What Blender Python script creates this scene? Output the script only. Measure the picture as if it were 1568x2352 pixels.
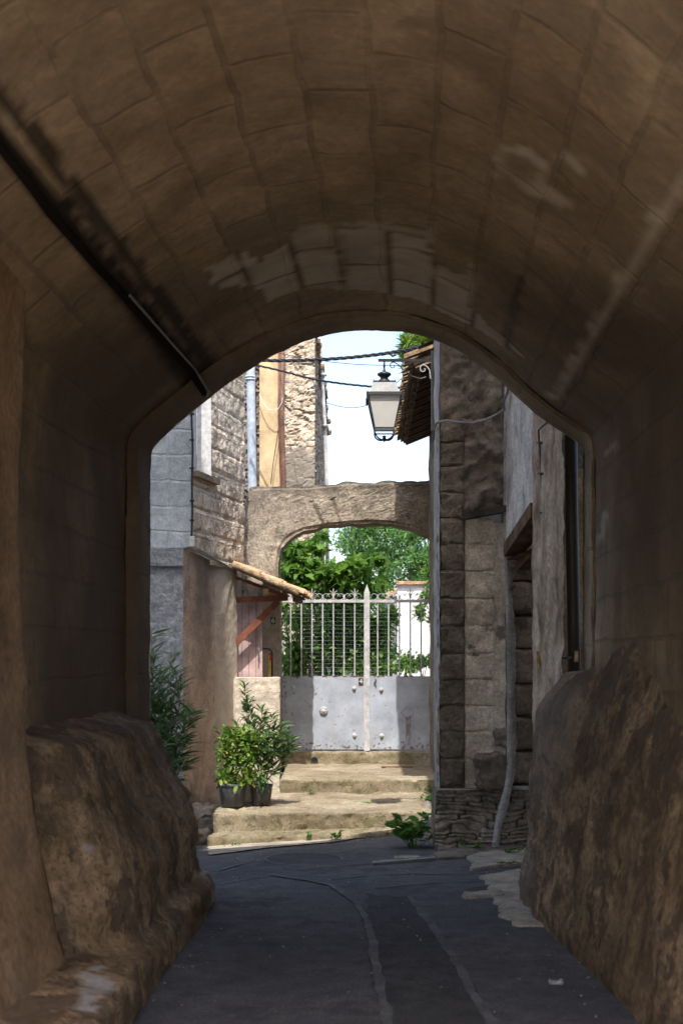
import bpy, bmesh, math, random
import numpy as np
from mathutils import Vector, Matrix, noise as mn

# ------------------------------------------------------------------ clean
for o in list(bpy.data.objects):
    bpy.data.objects.remove(o)
sc = bpy.context.scene
COL = sc.collection
R = math.radians
random.seed(4)

# ------------------------------------------------------------------ camera
F = 3000.0; CX = 784.0; HY = 1500.0; EYE = 1.6      # focal length, principal column, horizon row (in 1568x2352 units)
cam_d = bpy.data.cameras.new('camera')
cam = bpy.data.objects.new('camera', cam_d); COL.objects.link(cam)
cam.location = (0, 0, EYE); cam.rotation_euler = (R(90), 0, 0)
cam_d.sensor_fit = 'VERTICAL'; cam_d.sensor_height = 36; cam_d.sensor_width = 24
cam_d.lens = F / 2352 * 36
cam_d.shift_y = (HY - 1176) / 2352
cam_d.clip_start = .05; cam_d.clip_end = 2000
cam_d.dof.use_dof = True; cam_d.dof.focus_distance = 13.6; cam_d.dof.aperture_fstop = 3.2
sc.camera = cam

# ------------------------------------------------------------------ sky, sun, exposure
SUN_EL = 60.0; SUN_DX = 0.04                         # light travels along +Y with a touch of +X
w = bpy.data.worlds.new('World'); sc.world = w; w.use_nodes = True
wn = w.node_tree.nodes; wl = w.node_tree.links
sky = wn.new('ShaderNodeTexSky'); sky.sky_type = 'NISHITA'; sky.sun_disc = False
sky.sun_elevation = R(SUN_EL); sky.sun_rotation = R(180) + math.atan(SUN_DX)
sky.air_density = 1.0; sky.dust_density = 3.0; sky.ozone_density = 1.0; sky.altitude = 50
wl.new(sky.outputs[0], wn['Background'].inputs[0]); wn['Background'].inputs[1].default_value = .15
sl = bpy.data.lights.new('sun', 'SUN'); sl.energy = 2.05; sl.angle = R(.53); sl.color = (1, .96, .90)
sun = bpy.data.objects.new('sun', sl); COL.objects.link(sun)
h = math.cos(R(SUN_EL))
sdir = Vector((SUN_DX * h, h, -math.sin(R(SUN_EL))))
sun.rotation_euler = sdir.to_track_quat('-Z', 'Y').to_euler()
sc.view_settings.view_transform = 'Standard'; sc.view_settings.look = 'None'
sc.view_settings.exposure = 1.58; sc.view_settings.gamma = 1
sc.render.engine = 'CYCLES'
sc.cycles.max_bounces = 8; sc.cycles.diffuse_bounces = 6

# ------------------------------------------------------------------ helpers
def P(px, py, Y):
    return Vector(((px - CX) / F * Y, Y, EYE - (py - HY) / F * Y))
def X(px, Y): return (px - CX) / F * Y
def Z(py, Y): return EYE - (py - HY) / F * Y
def proj(x, y, z): return CX + F * x / y, HY - F * (z - EYE) / y
def nz(p, f=1.0, oct=3, seed=0.0):
    q = Vector((p[0] * f + seed * 7.3, p[1] * f - seed * 3.1, p[2] * f + seed * 1.7))
    return mn.fractal(q, .9, 2.1, oct)
def sm(a, b, x):
    t = max(0, min(1, (x - a) / (b - a))); return t * t * (3 - 2 * t)
def lerp(a, b, t): return a + (b - a) * t

def tag(o, label=None, cat=None, group=None, kind=None):
    if label: o['label'] = label
    if cat: o['category'] = cat
    if group: o['group'] = group
    if kind: o['kind'] = kind
    return o
def empty(name, loc, label, cat, group=None):
    o = bpy.data.objects.new(name, None); COL.objects.link(o)
    o.location = loc; o.empty_display_size = .2
    return tag(o, label, cat, group)
def wloc(o):
    v = Vector((0, 0, 0))
    while o is not None:
        v += o.location; o = o.parent
    return v
class MB:
    def __init__(s): s.v = []; s.f = []; s.uv = []; s.at = {}; s.mat2 = None
    def add(s, vs, fs, uvs=None):
        b = len(s.v); s.v += [tuple(p) for p in vs]; s.f += [tuple(i + b for i in f) for f in fs]
        if uvs is None: uvs = [(0, 0)] * len(vs)
        s.uv += list(uvs)
        return b
    def box(s, x0, x1, y0, y1, z0, z1):
        vs = [(x0,y0,z0),(x1,y0,z0),(x1,y1,z0),(x0,y1,z0),(x0,y0,z1),(x1,y0,z1),(x1,y1,z1),(x0,y1,z1)]
        s.add(vs, [(3,2,1,0),(4,5,6,7),(0,1,5,4),(1,2,6,5),(2,3,7,6),(3,0,4,7)])
    def bar(s, a, b, w, h, up=(0, 0, 1)):
        a = Vector(a); b = Vector(b); d = (b - a).normalized(); u = Vector(up)
        sd = d.cross(u).normalized(); u = sd.cross(d).normalized()
        vs = []
        for p in (a, b):
            for i, j in ((-1,-1),(1,-1),(1,1),(-1,1)): vs.append(p + sd * i * w / 2 + u * j * h / 2)
        s.add(vs, [(3,2,1,0),(4,5,6,7),(0,1,5,4),(1,2,6,5),(2,3,7,6),(3,0,4,7)])
    def tube(s, pts, r, n=8, cap=True):
        pts = [Vector(p) for p in pts]; rr = r if hasattr(r, '__len__') else [r] * len(pts)
        vs = []; fs = []; prev = None
        for i, p in enumerate(pts):
            d = (pts[min(i + 1, len(pts) - 1)] - pts[max(i - 1, 0)]).normalized()
            if prev is None:
                u = Vector((0, 0, 1)) if abs(d.z) < .9 else Vector((1, 0, 0))
                u = d.cross(u).normalized()
            else:
                u = (prev - d * prev.dot(d)).normalized()
            prev = u; q = d.cross(u)
            for k in range(n):
                a = 2 * math.pi * k / n
                vs.append(p + (u * math.cos(a) + q * math.sin(a)) * rr[i])
        for i in range(len(pts) - 1):
            for k in range(n):
                a = i * n + k; b = i * n + (k + 1) % n
                fs.append((a, b, b + n, a + n))
        if cap:
            fs.append(tuple(range(n - 1, -1, -1))); fs.append(tuple(range((len(pts) - 1) * n, len(pts) * n)))
        s.add(vs, fs)
    def lathe(s, c, prof, n=24):
        vs = []; fs = []
        for r, z in prof:
            for k in range(n):
                a = 2 * math.pi * k / n; vs.append((c[0] + r * math.cos(a), c[1] + r * math.sin(a), c[2] + z))
        for i in range(len(prof) - 1):
            for k in range(n):
                a = i * n + k; b = i * n + (k + 1) % n; fs.append((a, b, b + n, a + n))
        fs.append(tuple(range(n - 1, -1, -1))); fs.append(tuple(range((len(prof) - 1) * n, len(prof) * n)))
        s.add(vs, fs)
    def prism(s, poly, y0, y1):                       # polygon in (x, z), thickness along y
        n = len(poly)
        vs = [(x, y0, z) for x, z in poly] + [(x, y1, z) for x, z in poly]
        fs = [tuple(range(n)), tuple(range(2 * n - 1, n - 1, -1))] + [((i + 1) % n, i, i + n, (i + 1) % n + n) for i in range(n)]
        s.add(vs, fs)
    def grid(s, fn, nu, nv, flip=False):              # fn(u, v) -> (point, uv)
        vs = []; uvs = []
        for j in range(nv + 1):
            for i in range(nu + 1):
                p, uv = fn(i / nu, j / nv); vs.append(p); uvs.append(uv)
        fs = []
        for j in range(nv):
            for i in range(nu):
                a = j * (nu + 1) + i
                f = (a, a + 1, a + nu + 2, a + nu + 1)
                fs.append(f[::-1] if flip else f)
        return s.add(vs, fs, uvs)
    def wall(s, a, b, z0, z1, res=.04, amp=.01, freq=4, seed=0, dfn=None, flip=False, u0=0, prof=None):
        """upright rough sheet from a to b (x, y), seen from the side where a is on the left"""
        a = Vector(a); b = Vector(b); L = (b - a).length; d = (b - a) / L
        n = Vector((d.y, -d.x))
        nu = max(1, int(L / res)); nv = max(1, int((z1 - z0) / res))
        def fn(u, v):
            zt = z1 if prof is None else prof(u)
            z = lerp(z0, zt, v); q = a + d * (u * L)
            h = amp * nz((q.x, q.y, z), freq, 4, seed) if amp else 0
            if dfn: h += dfn(u * L, z)
            return (q.x + n.x * h, q.y + n.y * h, z), (u0 + u * L, z)
        s.grid(fn, nu, nv, flip)
    def rbox(s, x0, x1, y0, y1, z0, z1, res=.06, amp=.01, freq=5, seed=0, rnd=.0, mp=None, dfn=None):
        """closed box with rough faces and worn edges"""
        nx = max(1, round((x1 - x0) / res)); ny = max(1, round((y1 - y0) / res)); nzz = max(1, round((z1 - z0) / res))
        idx = {}; vs = []; uvs = []
        c = Vector(((x0 + x1) / 2, (y0 + y1) / 2, (z0 + z1) / 2)); hx = Vector(((x1 - x0) / 2, (y1 - y0) / 2, (z1 - z0) / 2))
        def V(i, j, k, ax):
            if (i, j, k) in idx: return idx[(i, j, k)]
            p = Vector((lerp(x0, x1, i / nx), lerp(y0, y1, j / ny), lerp(z0, z1, k / nzz)))
            q = p.copy()
            on = [i in (0, nx), j in (0, ny), k in (0, nzz)]
            if rnd:
                inner = Vector([max(min(p[t] - c[t], max(hx[t] - rnd, 0)), -max(hx[t] - rnd, 0)) for t in range(3)])
                dlt = (p - c) - inner
                if dlt.length > 1e-6: q = c + inner + dlt.normalized() * min(rnd, dlt.length)
            if amp:
                nn = Vector((0, 0, 0))
                for t in range(3):
                    if on[t]: nn[t] = 1 if p[t] > c[t] else -1
                if nn.length: nn.normalize()
                hh = amp * nz(p, freq, 4, seed)
                if sum(on) >= 2: hh -= amp * 1.2 * max(0, nz(p, freq * 1.6, 3, seed + 3))
                q += nn * hh
                if dfn: q += nn * dfn(p)
            if mp: q = Vector(mp(q))
            idx[(i, j, k)] = len(vs); vs.append(q)
            uvs.append((p.x + p.y * .37, p.z) if ax != 2 else (p.x, p.y))
            return idx[(i, j, k)]
        fs = []
        for k in (0, nzz):
            for i in range(nx):
                for j in range(ny):
                    f = (V(i,j,k,2), V(i+1,j,k,2), V(i+1,j+1,k,2), V(i,j+1,k,2)); fs.append(f if k else f[::-1])
        for j in (0, ny):
            for i in range(nx):
                for k in range(nzz):
                    f = (V(i,j,k,1), V(i+1,j,k,1), V(i+1,j,k+1,1), V(i,j,k+1,1)); fs.append(f[::-1] if j else f)
        for i in (0, nx):
            for j in range(ny):
                for k in range(nzz):
                    f = (V(i,j,k,0), V(i,j+1,k,0), V(i,j+1,k+1,0), V(i,j,k+1,0)); fs.append(f if i else f[::-1])
        s.add(vs, fs, uvs)
    def build(s, name, mat, parent=None, loc=None, smooth=False, label=None):
        me = bpy.data.meshes.new(name)
        o = bpy.data.objects.new(name, me); COL.objects.link(o)
        if loc is not None: o.location = Vector(loc) - (wloc(parent) if parent else Vector((0, 0, 0)))
        if parent: o.parent = parent
        off = wloc(o)
        me.from_pydata([(p[0] - off.x, p[1] - off.y, p[2] - off.z) for p in s.v], [], s.f)
        uvl = me.uv_layers.new(name='UVMap')
        li = np.empty(len(me.loops), dtype=np.int32); me.loops.foreach_get('vertex_index', li)
        uvl.data.foreach_set('uv', np.array(s.uv, dtype=np.float32)[li].ravel())
        for k, arr in s.at.items():
            a = me.attributes.new(k, 'FLOAT', 'POINT'); a.data.foreach_set('value', np.array(arr, dtype=np.float32))
        if smooth: me.polygons.foreach_set('use_smooth', [True] * len(me.polygons))
        me.materials.append(mat); me.update()
        if s.mat2:
            me.materials.append(s.mat2)
            for p in me.polygons:
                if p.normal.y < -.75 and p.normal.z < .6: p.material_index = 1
        if label: o['label'] = label
        return o

# ------------------------------------------------------------------ materials
def rgb(r, g, b): return (r, g, b, 1)
def mat(name, cols, ns=1.2, fine=28, bump=.35, bd=.015, rough=.92, brick=None, spots=None, streak=None, attrs=(), spec=.2, metal=0, joint_bump=1.0, mid=6, grain=.34):
    m = bpy.data.materials.new(name); m.use_nodes = True
    nt = m.node_tree; N = nt.nodes; L = nt.links
    bs = N['Principled BSDF']; bs.inputs['Roughness'].default_value = rough; bs.inputs['Metallic'].default_value = metal
    bs.inputs['Specular IOR Level'].default_value = spec
    tc = N.new('ShaderNodeTexCoord'); obj = tc.outputs['Object']
    def noise(scale, det=5, vec=None, ro=.6):
        n = N.new('ShaderNodeTexNoise'); n.inputs['Scale'].default_value = scale; n.inputs['Detail'].default_value = det
        n.inputs['Roughness'].default_value = ro; L.new(vec or obj, n.inputs['Vector']); return n
    def mixc(fac, a, b, mode='MIX'):
        x = N.new('ShaderNodeMix'); x.data_type = 'RGBA'; x.blend_type = mode
        for sck, val in ((x.inputs[0], fac), (x.inputs[6], a), (x.inputs[7], b)):
            if hasattr(val, 'is_output'): L.new(val, sck)
            else: sck.default_value = val
        return x.outputs[2]
    def math_(op, a, b=0.0, clamp=False):
        x = N.new('ShaderNodeMath'); x.operation = op; x.use_clamp = clamp
        for sck, val in ((x.inputs[0], a), (x.inputs[1], b)):
            if hasattr(val, 'is_output'): L.new(val, sck)
            else: sck.default_value = val
        return x.outputs[0]
    def ramp(src, stops):
        r = N.new('ShaderNodeValToRGB'); L.new(src, r.inputs[0]); e = r.color_ramp.elements
        while len(e) < len(stops): e.new(.5)
        for el, (p, c) in zip(e, stops): el.position = p; el.color = c
        return r.outputs[0]
    n1 = noise(ns, 6); k = len(cols)
    col = ramp(n1.outputs[0], [(.33 + .34 * i / max(1, k - 1), rgb(*c)) for i, c in enumerate(cols)])
    n2 = noise(mid, 6); v2 = ramp(n2.outputs[0], [(.3, (.72, .72, .72, 1)), (.7, (1.22, 1.2, 1.17, 1))])
    col = mixc(1.0, col, v2, 'MULTIPLY')
    n3 = noise(fine, 6, ro=.75); v3 = ramp(n3.outputs[0], [(.34, (1 - grain, 1 - grain, 1 - grain, 1)), (.66, (1 + grain * .9, 1 + grain * .9, 1 + grain * .9, 1))])
    col = mixc(1.0, col, v3, 'MULTIPLY')
    height = math_('ADD', math_('MULTIPLY', n3.outputs[0], .5), math_('MULTIPLY', n2.outputs[0], .9))
    if streak:
        c, sc_, amt = streak
        mp = N.new('ShaderNodeMapping'); mp.inputs['Scale'].default_value = (sc_, sc_, sc_ * .28); L.new(obj, mp.inputs[0])
        ns_ = noise(1, 4, mp.outputs[0]); fac = ramp(ns_.outputs[0], [(.5, (0, 0, 0, 1)), (.72, (amt, amt, amt, 1))])
        col = mixc(fac, col, rgb(*c))
    if brick:
        bw, bh, mw, mc, st = brick[:5]; warp = brick[5] if len(brick) > 5 else .03
        b = N.new('ShaderNodeTexBrick'); b.inputs['Scale'].default_value = 1
        b.inputs['Brick Width'].default_value = bw; b.inputs['Row Height'].default_value = bh; b.inputs['Mortar Size'].default_value = mw
        b.inputs['Mortar Smooth'].default_value = .6; b.inputs['Color1'].default_value = (.74, .74, .74, 1); b.inputs['Color2'].default_value = (1.2, 1.17, 1.12, 1)
        b.inputs['Mortar'].default_value = (.9, .9, .9, 1)
        nd = noise(2.2, 4); ad = N.new('ShaderNodeVectorMath'); ad.operation = 'MULTIPLY_ADD'
        L.new(nd.outputs['Color'], ad.inputs[0]); ad.inputs[1].default_value = (warp * 2,) * 3; L.new(tc.outputs['UV'], ad.inputs[2])
        L.new(ad.outputs[0], b.inputs['Vector'])
        col = mixc(st * .9, col, mixc(1.0, col, b.outputs['Color'], 'MULTIPLY'))
        nm = noise(3.0, 4); jm = ramp(nm.outputs[0], [(.38, (0.15, 0.15, 0.15, 1)), (.6, (1, 1, 1, 1))])
        jf = math_('MULTIPLY', math_('MULTIPLY', b.outputs['Fac'], jm), st)
        col = mixc(jf, col, rgb(*mc))
        height = math_('SUBTRACT', height, math_('MULTIPLY', jf, 1.6 * joint_bump))
    if spots:
        for (ssc, th, c, amt) in spots:
            sn = noise(ssc, 6, ro=.7); fac = ramp(sn.outputs[0], [(th, (0, 0, 0, 1)), (th + .05, (amt, amt, amt, 1))])
            col = mixc(fac, col, rgb(*c)); height = math_('SUBTRACT', height, math_('MULTIPLY', fac, .35))
    for (an, c, st) in attrs:
        a = N.new('ShaderNodeAttribute'); a.attribute_name = an
        col = mixc(math_('MULTIPLY', a.outputs['Fac'], st, True), col, rgb(*c))
    L.new(col, bs.inputs['Base Color'])
    if bump:
        bp = N.new('ShaderNodeBump'); bp.inputs['Strength'].default_value = bump; bp.inputs['Distance'].default_value = bd
        L.new(height, bp.inputs['Height']); L.new(bp.outputs[0], bs.inputs['Normal'])
    return m
def plain(name, c, rough=.6, metal=0, spec=.3, var=.12, sc_=14, bump=.05):
    return mat(name, grain=.1, cols=[tuple(x * (1 - var) for x in c), c, tuple(min(1, x * (1 + var)) for x in c)], ns=sc_, fine=70, bump=bump, bd=.004, rough=rough, metal=metal, spec=spec, mid=25)
def leafmat(name, cols, tr=.35, rough=.45):
    m = bpy.data.materials.new(name); m.use_nodes = True; nt = m.node_tree; N = nt.nodes; L = nt.links
    bs = N['Principled BSDF']; bs.inputs['Roughness'].default_value = rough; bs.inputs['Specular IOR Level'].default_value = .22
    g = N.new('ShaderNodeNewGeometry'); r = N.new('ShaderNodeValToRGB'); e = r.color_ramp.elements
    while len(e) < len(cols): e.new(.5)
    for i, (el, c) in enumerate(zip(e, cols)): el.position = i / (len(cols) - 1); el.color = rgb(*c)
    L.new(g.outputs['Random Per Island'], r.inputs[0]); L.new(r.outputs[0], bs.inputs['Base Color'])
    t = N.new('ShaderNodeBsdfTranslucent'); hs = N.new('ShaderNodeHueSaturation'); hs.inputs['Value'].default_value = 1.5; hs.inputs['Hue'].default_value = .485
    L.new(r.outputs[0], hs.inputs['Color']); L.new(hs.outputs[0], t.inputs[0])
    mx = N.new('ShaderNodeMixShader'); mx.inputs[0].default_value = tr
    L.new(bs.outputs[0], mx.inputs[1]); L.new(t.outputs[0], mx.inputs[2]); L.new(mx.outputs[0], N['Material Output'].inputs[0])
    return m

M = {}
M['vault'] = mat('vault_stone', [(0.218,0.155,0.087), (0.308,0.223,0.135), (0.412,0.309,0.200)], ns=.9, fine=22, bump=.42, bd=.02, mid=3.2, grain=.2,
    brick=(.65, .27, .017, (.15,.115,.078), .50, .04), joint_bump=1.5, spots=[(.75, .52, (.19,.145,.10), .45), (3.2, .62, (.17,.125,.085), .4), (26, .71, (.10,.07,.045), .5)],
    attrs=[('dark_tone', (.10,.07,.05), .8), ('dark', (.018,.014,.011), .97), ('pale', (.60,.52,.41), .85)])
M['rock'] = mat('plinth_rock', grain=.45, cols=[(0.162,0.106,0.057), (0.309,0.204,0.114), (0.471,0.323,0.194)], ns=2.0, fine=26, bump=.9, bd=.03, mid=7,
    spots=[(2.2, .50, (.10,.068,.045), .75), (8, .60, (.055,.04,.028), .6), (30, .62, (.07,.05,.035), .6)], streak=((.055,.04,.032), 7, .7), attrs=[('grey', (.27,.235,.20), .4), ('pale', (.48,.46,.44), .8)])
M['pier'] = mat('pier_plaster', [(0.219,0.135,0.072), (0.301,0.192,0.107), (0.365,0.245,0.152)], ns=1.6, fine=24, bump=.5, bd=.02, mid=3.5, spots=[(1.6, .54, (.17,.115,.07), .6), (12, .63, (.15,.10,.06), .6)])
M['facade'] = mat('facade_plaster', [(.42,.36,.27), (.52,.45,.35)], ns=1.2)
M['asphalt'] = mat('asphalt', [(0.079,0.078,0.087), (0.109,0.106,0.114), (0.141,0.134,0.135)], ns=.8, fine=70, bump=.8, bd=.010, rough=.9, mid=7, grain=.45,
    spots=[(1.6, .56, (.048,.048,.054), .6), (34, .68, (.22,.21,.20), .6)])
M['patch'] = mat('asphalt_patch', [(0.061,0.060,0.063), (0.082,0.080,0.083)], ns=1.2, fine=70, bump=.8, bd=.010, rough=.9, mid=7, grain=.45, spots=[(34, .68, (.18,.175,.17), .6)])
M['seam'] = mat('seam_dust', [(0.115, 0.114, 0.12), (0.165, 0.162, 0.168)], ns=3, fine=90, bump=.3, bd=.006, spots=[(9, .56, (.10,.10,.11), .7)])
M['concrete'] = mat('old_concrete', [(0.292,0.256,0.204), (0.390,0.339,0.271), (0.463,0.410,0.328)], ns=2.5, fine=50, bump=.5, bd=.012, mid=9, spots=[(7, .62, (.14,.125,.10), .7)])
M['step'] = mat('step_cement', [(0.200,0.156,0.099), (0.285,0.235,0.163), (0.357,0.307,0.226)], ns=1.6, fine=46, bump=.6, bd=.014, mid=8,
    spots=[(4.2, .58, (.20,.17,.085), .65), (24, .66, (.15,.12,.08), .6)])
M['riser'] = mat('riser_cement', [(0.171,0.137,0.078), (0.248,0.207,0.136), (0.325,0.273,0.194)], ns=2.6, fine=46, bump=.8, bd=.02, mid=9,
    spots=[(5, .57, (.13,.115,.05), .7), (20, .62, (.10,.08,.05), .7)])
M['arch'] = mat('arch_stone', [(0.175,0.151,0.117), (0.308,0.264,0.207), (0.462,0.399,0.318)], ns=1.5, fine=38, bump=.9, bd=.03, mid=7,
    spots=[(3.4, .57, (.16,.145,.115), .75), (22, .63, (.10,.085,.065), .75), (2.4, .64, (.62,.54,.43), .7)], attrs=[('dark', (.07,.06,.048), .9)], grain=.45)
M['archsh'] = M['arch']
M['sidebrick'] = mat('side_stonework', [(0.351,0.290,0.223), (0.513,0.432,0.338), (0.648,0.553,0.432)], ns=1.6, fine=36, bump=.9, bd=.02, mid=7,
    brick=(.55, .24, .010, (.15,.125,.10), .35, .06), spots=[(3, .58, (.22,.18,.14), .7), (16, .60, (.15,.12,.09), .7)])
M['painted'] = mat('grey_painted_stone', grain=0.22, cols=[(0.391,0.429,0.460), (0.465,0.509,0.543), (0.522,0.568,0.606)], ns=1.2, fine=40, bump=.9, bd=.014, mid=9,
    brick=(.50, .265, .016, (.46,.48,.50), .6, .05), joint_bump=.8)
M['stucco'] = mat('grey_stucco', [(0.331,0.351,0.374), (0.405,0.427,0.453)], ns=1.4, fine=34, bump=1.0, bd=.022, mid=14)
M['warm'] = mat('warm_render', [(0.334,0.250,0.185), (0.431,0.321,0.243), (0.496,0.388,0.307)], ns=1.6, fine=44, bump=.8, bd=.016, mid=7, spots=[(2.5, .55, (.20,.16,.12), .6), (14, .62, (.17,.135,.10), .6)],
    attrs=[('grey', (.52,.47,.395), .85), ('dark', (.10,.088,.075), .85)])  # grey attribute: sunlit part of the wall, painted lighter
M['lowwall'] = mat('cream_roughcast', grain=0.26, cols=[(0.54, 0.47, 0.385), (0.63, 0.55, 0.455)], ns=2, fine=60, bump=.7, bd=.012, mid=16)
M['beige'] = mat('beige_plaster', [(.30,.235,.16), (.42,.34,.25), (.48,.40,.30)], ns=2.4, fine=50, bump=.4, bd=.01, mid=7, spots=[(4, .62, (.24,.19,.13), .6)])
M['ochre'] = mat('ochre_plaster', grain=0.14, cols=[(0.52, 0.385, 0.22), (0.58, 0.435, 0.26), (0.62, 0.48, 0.3)], ns=1.3, fine=60, bump=.2, bd=.006, mid=5, spots=[(14, .70, (.34,.22,.12), .6)])
M['rubble'] = mat('rubble_stone', [(.40,.31,.22), (.58,.48,.37), (.70,.60,.48)], ns=5, fine=40, bump=1, bd=.02, mid=12, attrs=[('dark', (.16,.125,.095), .9), ('cem', (.23,.20,.165), .9)])
M['cement'] = mat('dark_cement', [(0.144,0.122,0.100), (0.233,0.199,0.167), (0.299,0.261,0.222)], ns=2.4, fine=40, bump=.9, bd=.025, mid=8, spots=[(16, .63, (.07,.06,.05), .7)])
M['darkstone'] = mat('dark_ashlar', [(0.119,0.101,0.082), (0.175,0.150,0.122), (0.245,0.211,0.170)], ns=2.2, fine=42, bump=.9, bd=.02, mid=9, spots=[(20, .62, (.04,.034,.028), .8), (30, .70, (.36,.33,.30), .6)])
M['palestone'] = mat('pale_ashlar', [(0.410,0.345,0.281), (0.647,0.572,0.485), (0.777,0.702,0.604)], ns=2.2, fine=42, bump=.8, bd=.018, mid=7, spots=[(3.2, .60, (.13,.10,.075), .8), (22, .66, (.10,.085,.07), .6)])
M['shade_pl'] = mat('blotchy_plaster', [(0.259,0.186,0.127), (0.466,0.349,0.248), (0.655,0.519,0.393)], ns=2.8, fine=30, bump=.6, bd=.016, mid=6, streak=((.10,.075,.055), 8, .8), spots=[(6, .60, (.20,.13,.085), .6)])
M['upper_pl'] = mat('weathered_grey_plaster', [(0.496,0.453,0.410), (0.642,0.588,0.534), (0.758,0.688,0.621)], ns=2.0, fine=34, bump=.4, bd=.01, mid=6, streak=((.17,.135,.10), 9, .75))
M['slab'] = mat('dark_slab', [(.05,.043,.038), (.09,.08,.07)], ns=4, fine=30, bump=.5, bd=.01)
M['edge'] = mat('pale_edge_plaster', [(0.306,0.298,0.290), (0.408,0.395,0.382)], ns=3, fine=40, bump=.5, bd=.01, streak=((.16,.14,.12), 12, .5))
M['layer'] = mat('layered_stone', [(0.156,0.140,0.118), (0.265,0.234,0.196), (0.374,0.336,0.288)], ns=4, fine=30, bump=.9, bd=.02, mid=10, attrs=[('dark', (.025,.021,.017), .95)])
M['wood_red'] = mat('red_brown_wood', grain=0.20, cols=[(.15,.055,.034), (.21,.08,.05), (.27,.11,.07)], ns=3, fine=60, bump=.2, bd=.004, rough=.6, mid=20)
M['wood_pale'] = mat('pale_wood', [(.50,.33,.16), (.60,.42,.22)], ns=6, bump=.1, rough=.7)
M['wood_old'] = mat('old_timber', [(.10,.055,.03), (.17,.10,.06), (.25,.17,.11)], ns=5, fine=40, bump=.6, bd=.01, streak=((.05,.03,.02), 20, .6))
M['eavewood'] = mat('eave_boards', [(.045,.025,.016), (.075,.042,.027)], ns=6, fine=40, bump=.4, bd=.006)
M['tile'] = mat('clay_tile', [(.36,.20,.11), (.50,.31,.18), (.60,.42,.27)], ns=6, fine=40, bump=.5, bd=.008, mid=14, spots=[(9, .60, (.24,.20,.10), .7)])
M['tile_old'] = mat('old_clay_tile', [(.16,.105,.065), (.27,.19,.12), (.38,.29,.19)], ns=7, fine=40, bump=.7, bd=.01, mid=14, spots=[(12, .56, (.09,.075,.055), .8)])
M['gate'] = mat('grey_gate_paint', grain=0.07, cols=[(0.351,0.390,0.457), (0.383,0.424,0.495), (0.408,0.452,0.526)], ns=1.6, fine=60, bump=.12, bd=.006, rough=.5, mid=4,
    streak=((.40,.34,.28), 9, .25), spots=[(13, .735, (.16,.07,.035), .95), (30, .735, (.10,.05,.03), .9)], attrs=[('rust', (.15,.07,.04), .95)])
M['gatebar'] = mat('bar_paint', grain=0.12, cols=[(.42,.42,.43), (.58,.58,.60)], ns=6, fine=60, bump=.15, bd=.003, rough=.5, mid=18, spots=[(16, .66, (.17,.08,.045), .9)])
M['wire'] = plain('galvanised_wire', (.26,.27,.27), .45, .6)
M['gwire'] = plain('green_wire', (.03,.12,.09), .5)
M['iron'] = plain('lantern_paint', (.024,.025,.030), .42, 0, .5)
M['ironlid'] = mat('lantern_roof_paint', grain=0.08, cols=[(.21,.215,.225), (.27,.275,.285)], ns=6, fine=80, bump=.08, bd=.003, rough=.45, mid=20, spec=.4)
M['frost'] = mat('frosted_panel', grain=0.00, cols=[(.88,.875,.84), (.88,.875,.84)], ns=.5, fine=2, mid=1, bump=0, rough=.3)
M['cable'] = plain('black_cable', (.03,.03,.034), .5)
M['oldcable'] = plain('sooty_cable', (.016,.014,.012), .95, 0, .05)
M['cablegrey'] = plain('grey_cable', (.22,.23,.25), .5)
M['pipe'] = mat('zinc_pipe', grain=0.08, cols=[(.38,.43,.50), (.46,.51,.58)], ns=3, fine=60, bump=.08, bd=.003, rough=.4, mid=12)
M['pipebrown'] = mat('brown_pipe', [(.13,.065,.045), (.20,.105,.075)], ns=4, bump=.1, rough=.5, spots=[(10, .6, (.38,.30,.24), .5)])
M['pipewhite'] = mat('pale_pipe', grain=0.12, cols=[(.42,.42,.42), (.55,.55,.54)], ns=4, bump=.1, rough=.5, spots=[(12, .66, (.20,.10,.06), .8)])
M['pipeblack'] = plain('black_pipe', (.035,.028,.022), .5)
M['boxwhite'] = plain('white_box', (.62,.62,.62), .5, 0, .3, .05)
M['pink'] = mat('pink_door_paint', grain=0.14, cols=[(0.47, 0.335, 0.325), (0.53, 0.385, 0.375)], ns=3, fine=50, bump=.15, bd=.004, rough=.6, mid=10)
M['potblack'] = plain('dark_plastic', (.065,.067,.075), .5, 0, .4)
M['potbeige'] = plain('beige_plastic', (.55,.47,.36), .6)
def frost():
    m = M['frost']; N = m.node_tree.nodes; L = m.node_tree.links; bs = N['Principled BSDF']; t = N.new('ShaderNodeBsdfTranslucent'); t.inputs[0].default_value = (.93, .92, .86, 1)
    mx = N.new('ShaderNodeMixShader'); mx.inputs[0].default_value = .3; L.new(bs.outputs[0], mx.inputs[1]); L.new(t.outputs[0], mx.inputs[2]); L.new(mx.outputs[0], N['Material Output'].inputs[0])
frost()
M['soil'] = plain('soil', (.07,.05,.035), .95)
M['stem'] = plain('stem_bark', (.20,.15,.09), .9, 0, .1, .3)
M['bark'] = mat('tree_bark', [(.10,.075,.055), (.20,.16,.12)], ns=5, bump=.8, bd=.02)
M['garden'] = mat('garden_soil', [(.12,.10,.06), (.20,.17,.10)], ns=2, bump=.5)
M['white'] = mat('white_render', grain=0.08, cols=[(.66,.66,.68), (.74,.74,.76)], ns=2, fine=50, bump=.15, bd=.005, mid=5, spots=[(5, .66, (.50,.49,.48), .5)])
M['doorst'] = mat('brown_door_stones', [(.11,.085,.065), (.20,.155,.12), (.28,.22,.175)], ns=2.5, fine=36, bump=.9, bd=.02, mid=6, spots=[(3, .56, (.06,.045,.035), .8)])
M['black'] = plain('black_enamel', (.02,.02,.022), .3, 0, .5)
M['numwhite'] = plain('white_enamel', (.72,.70,.64), .4)
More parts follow.
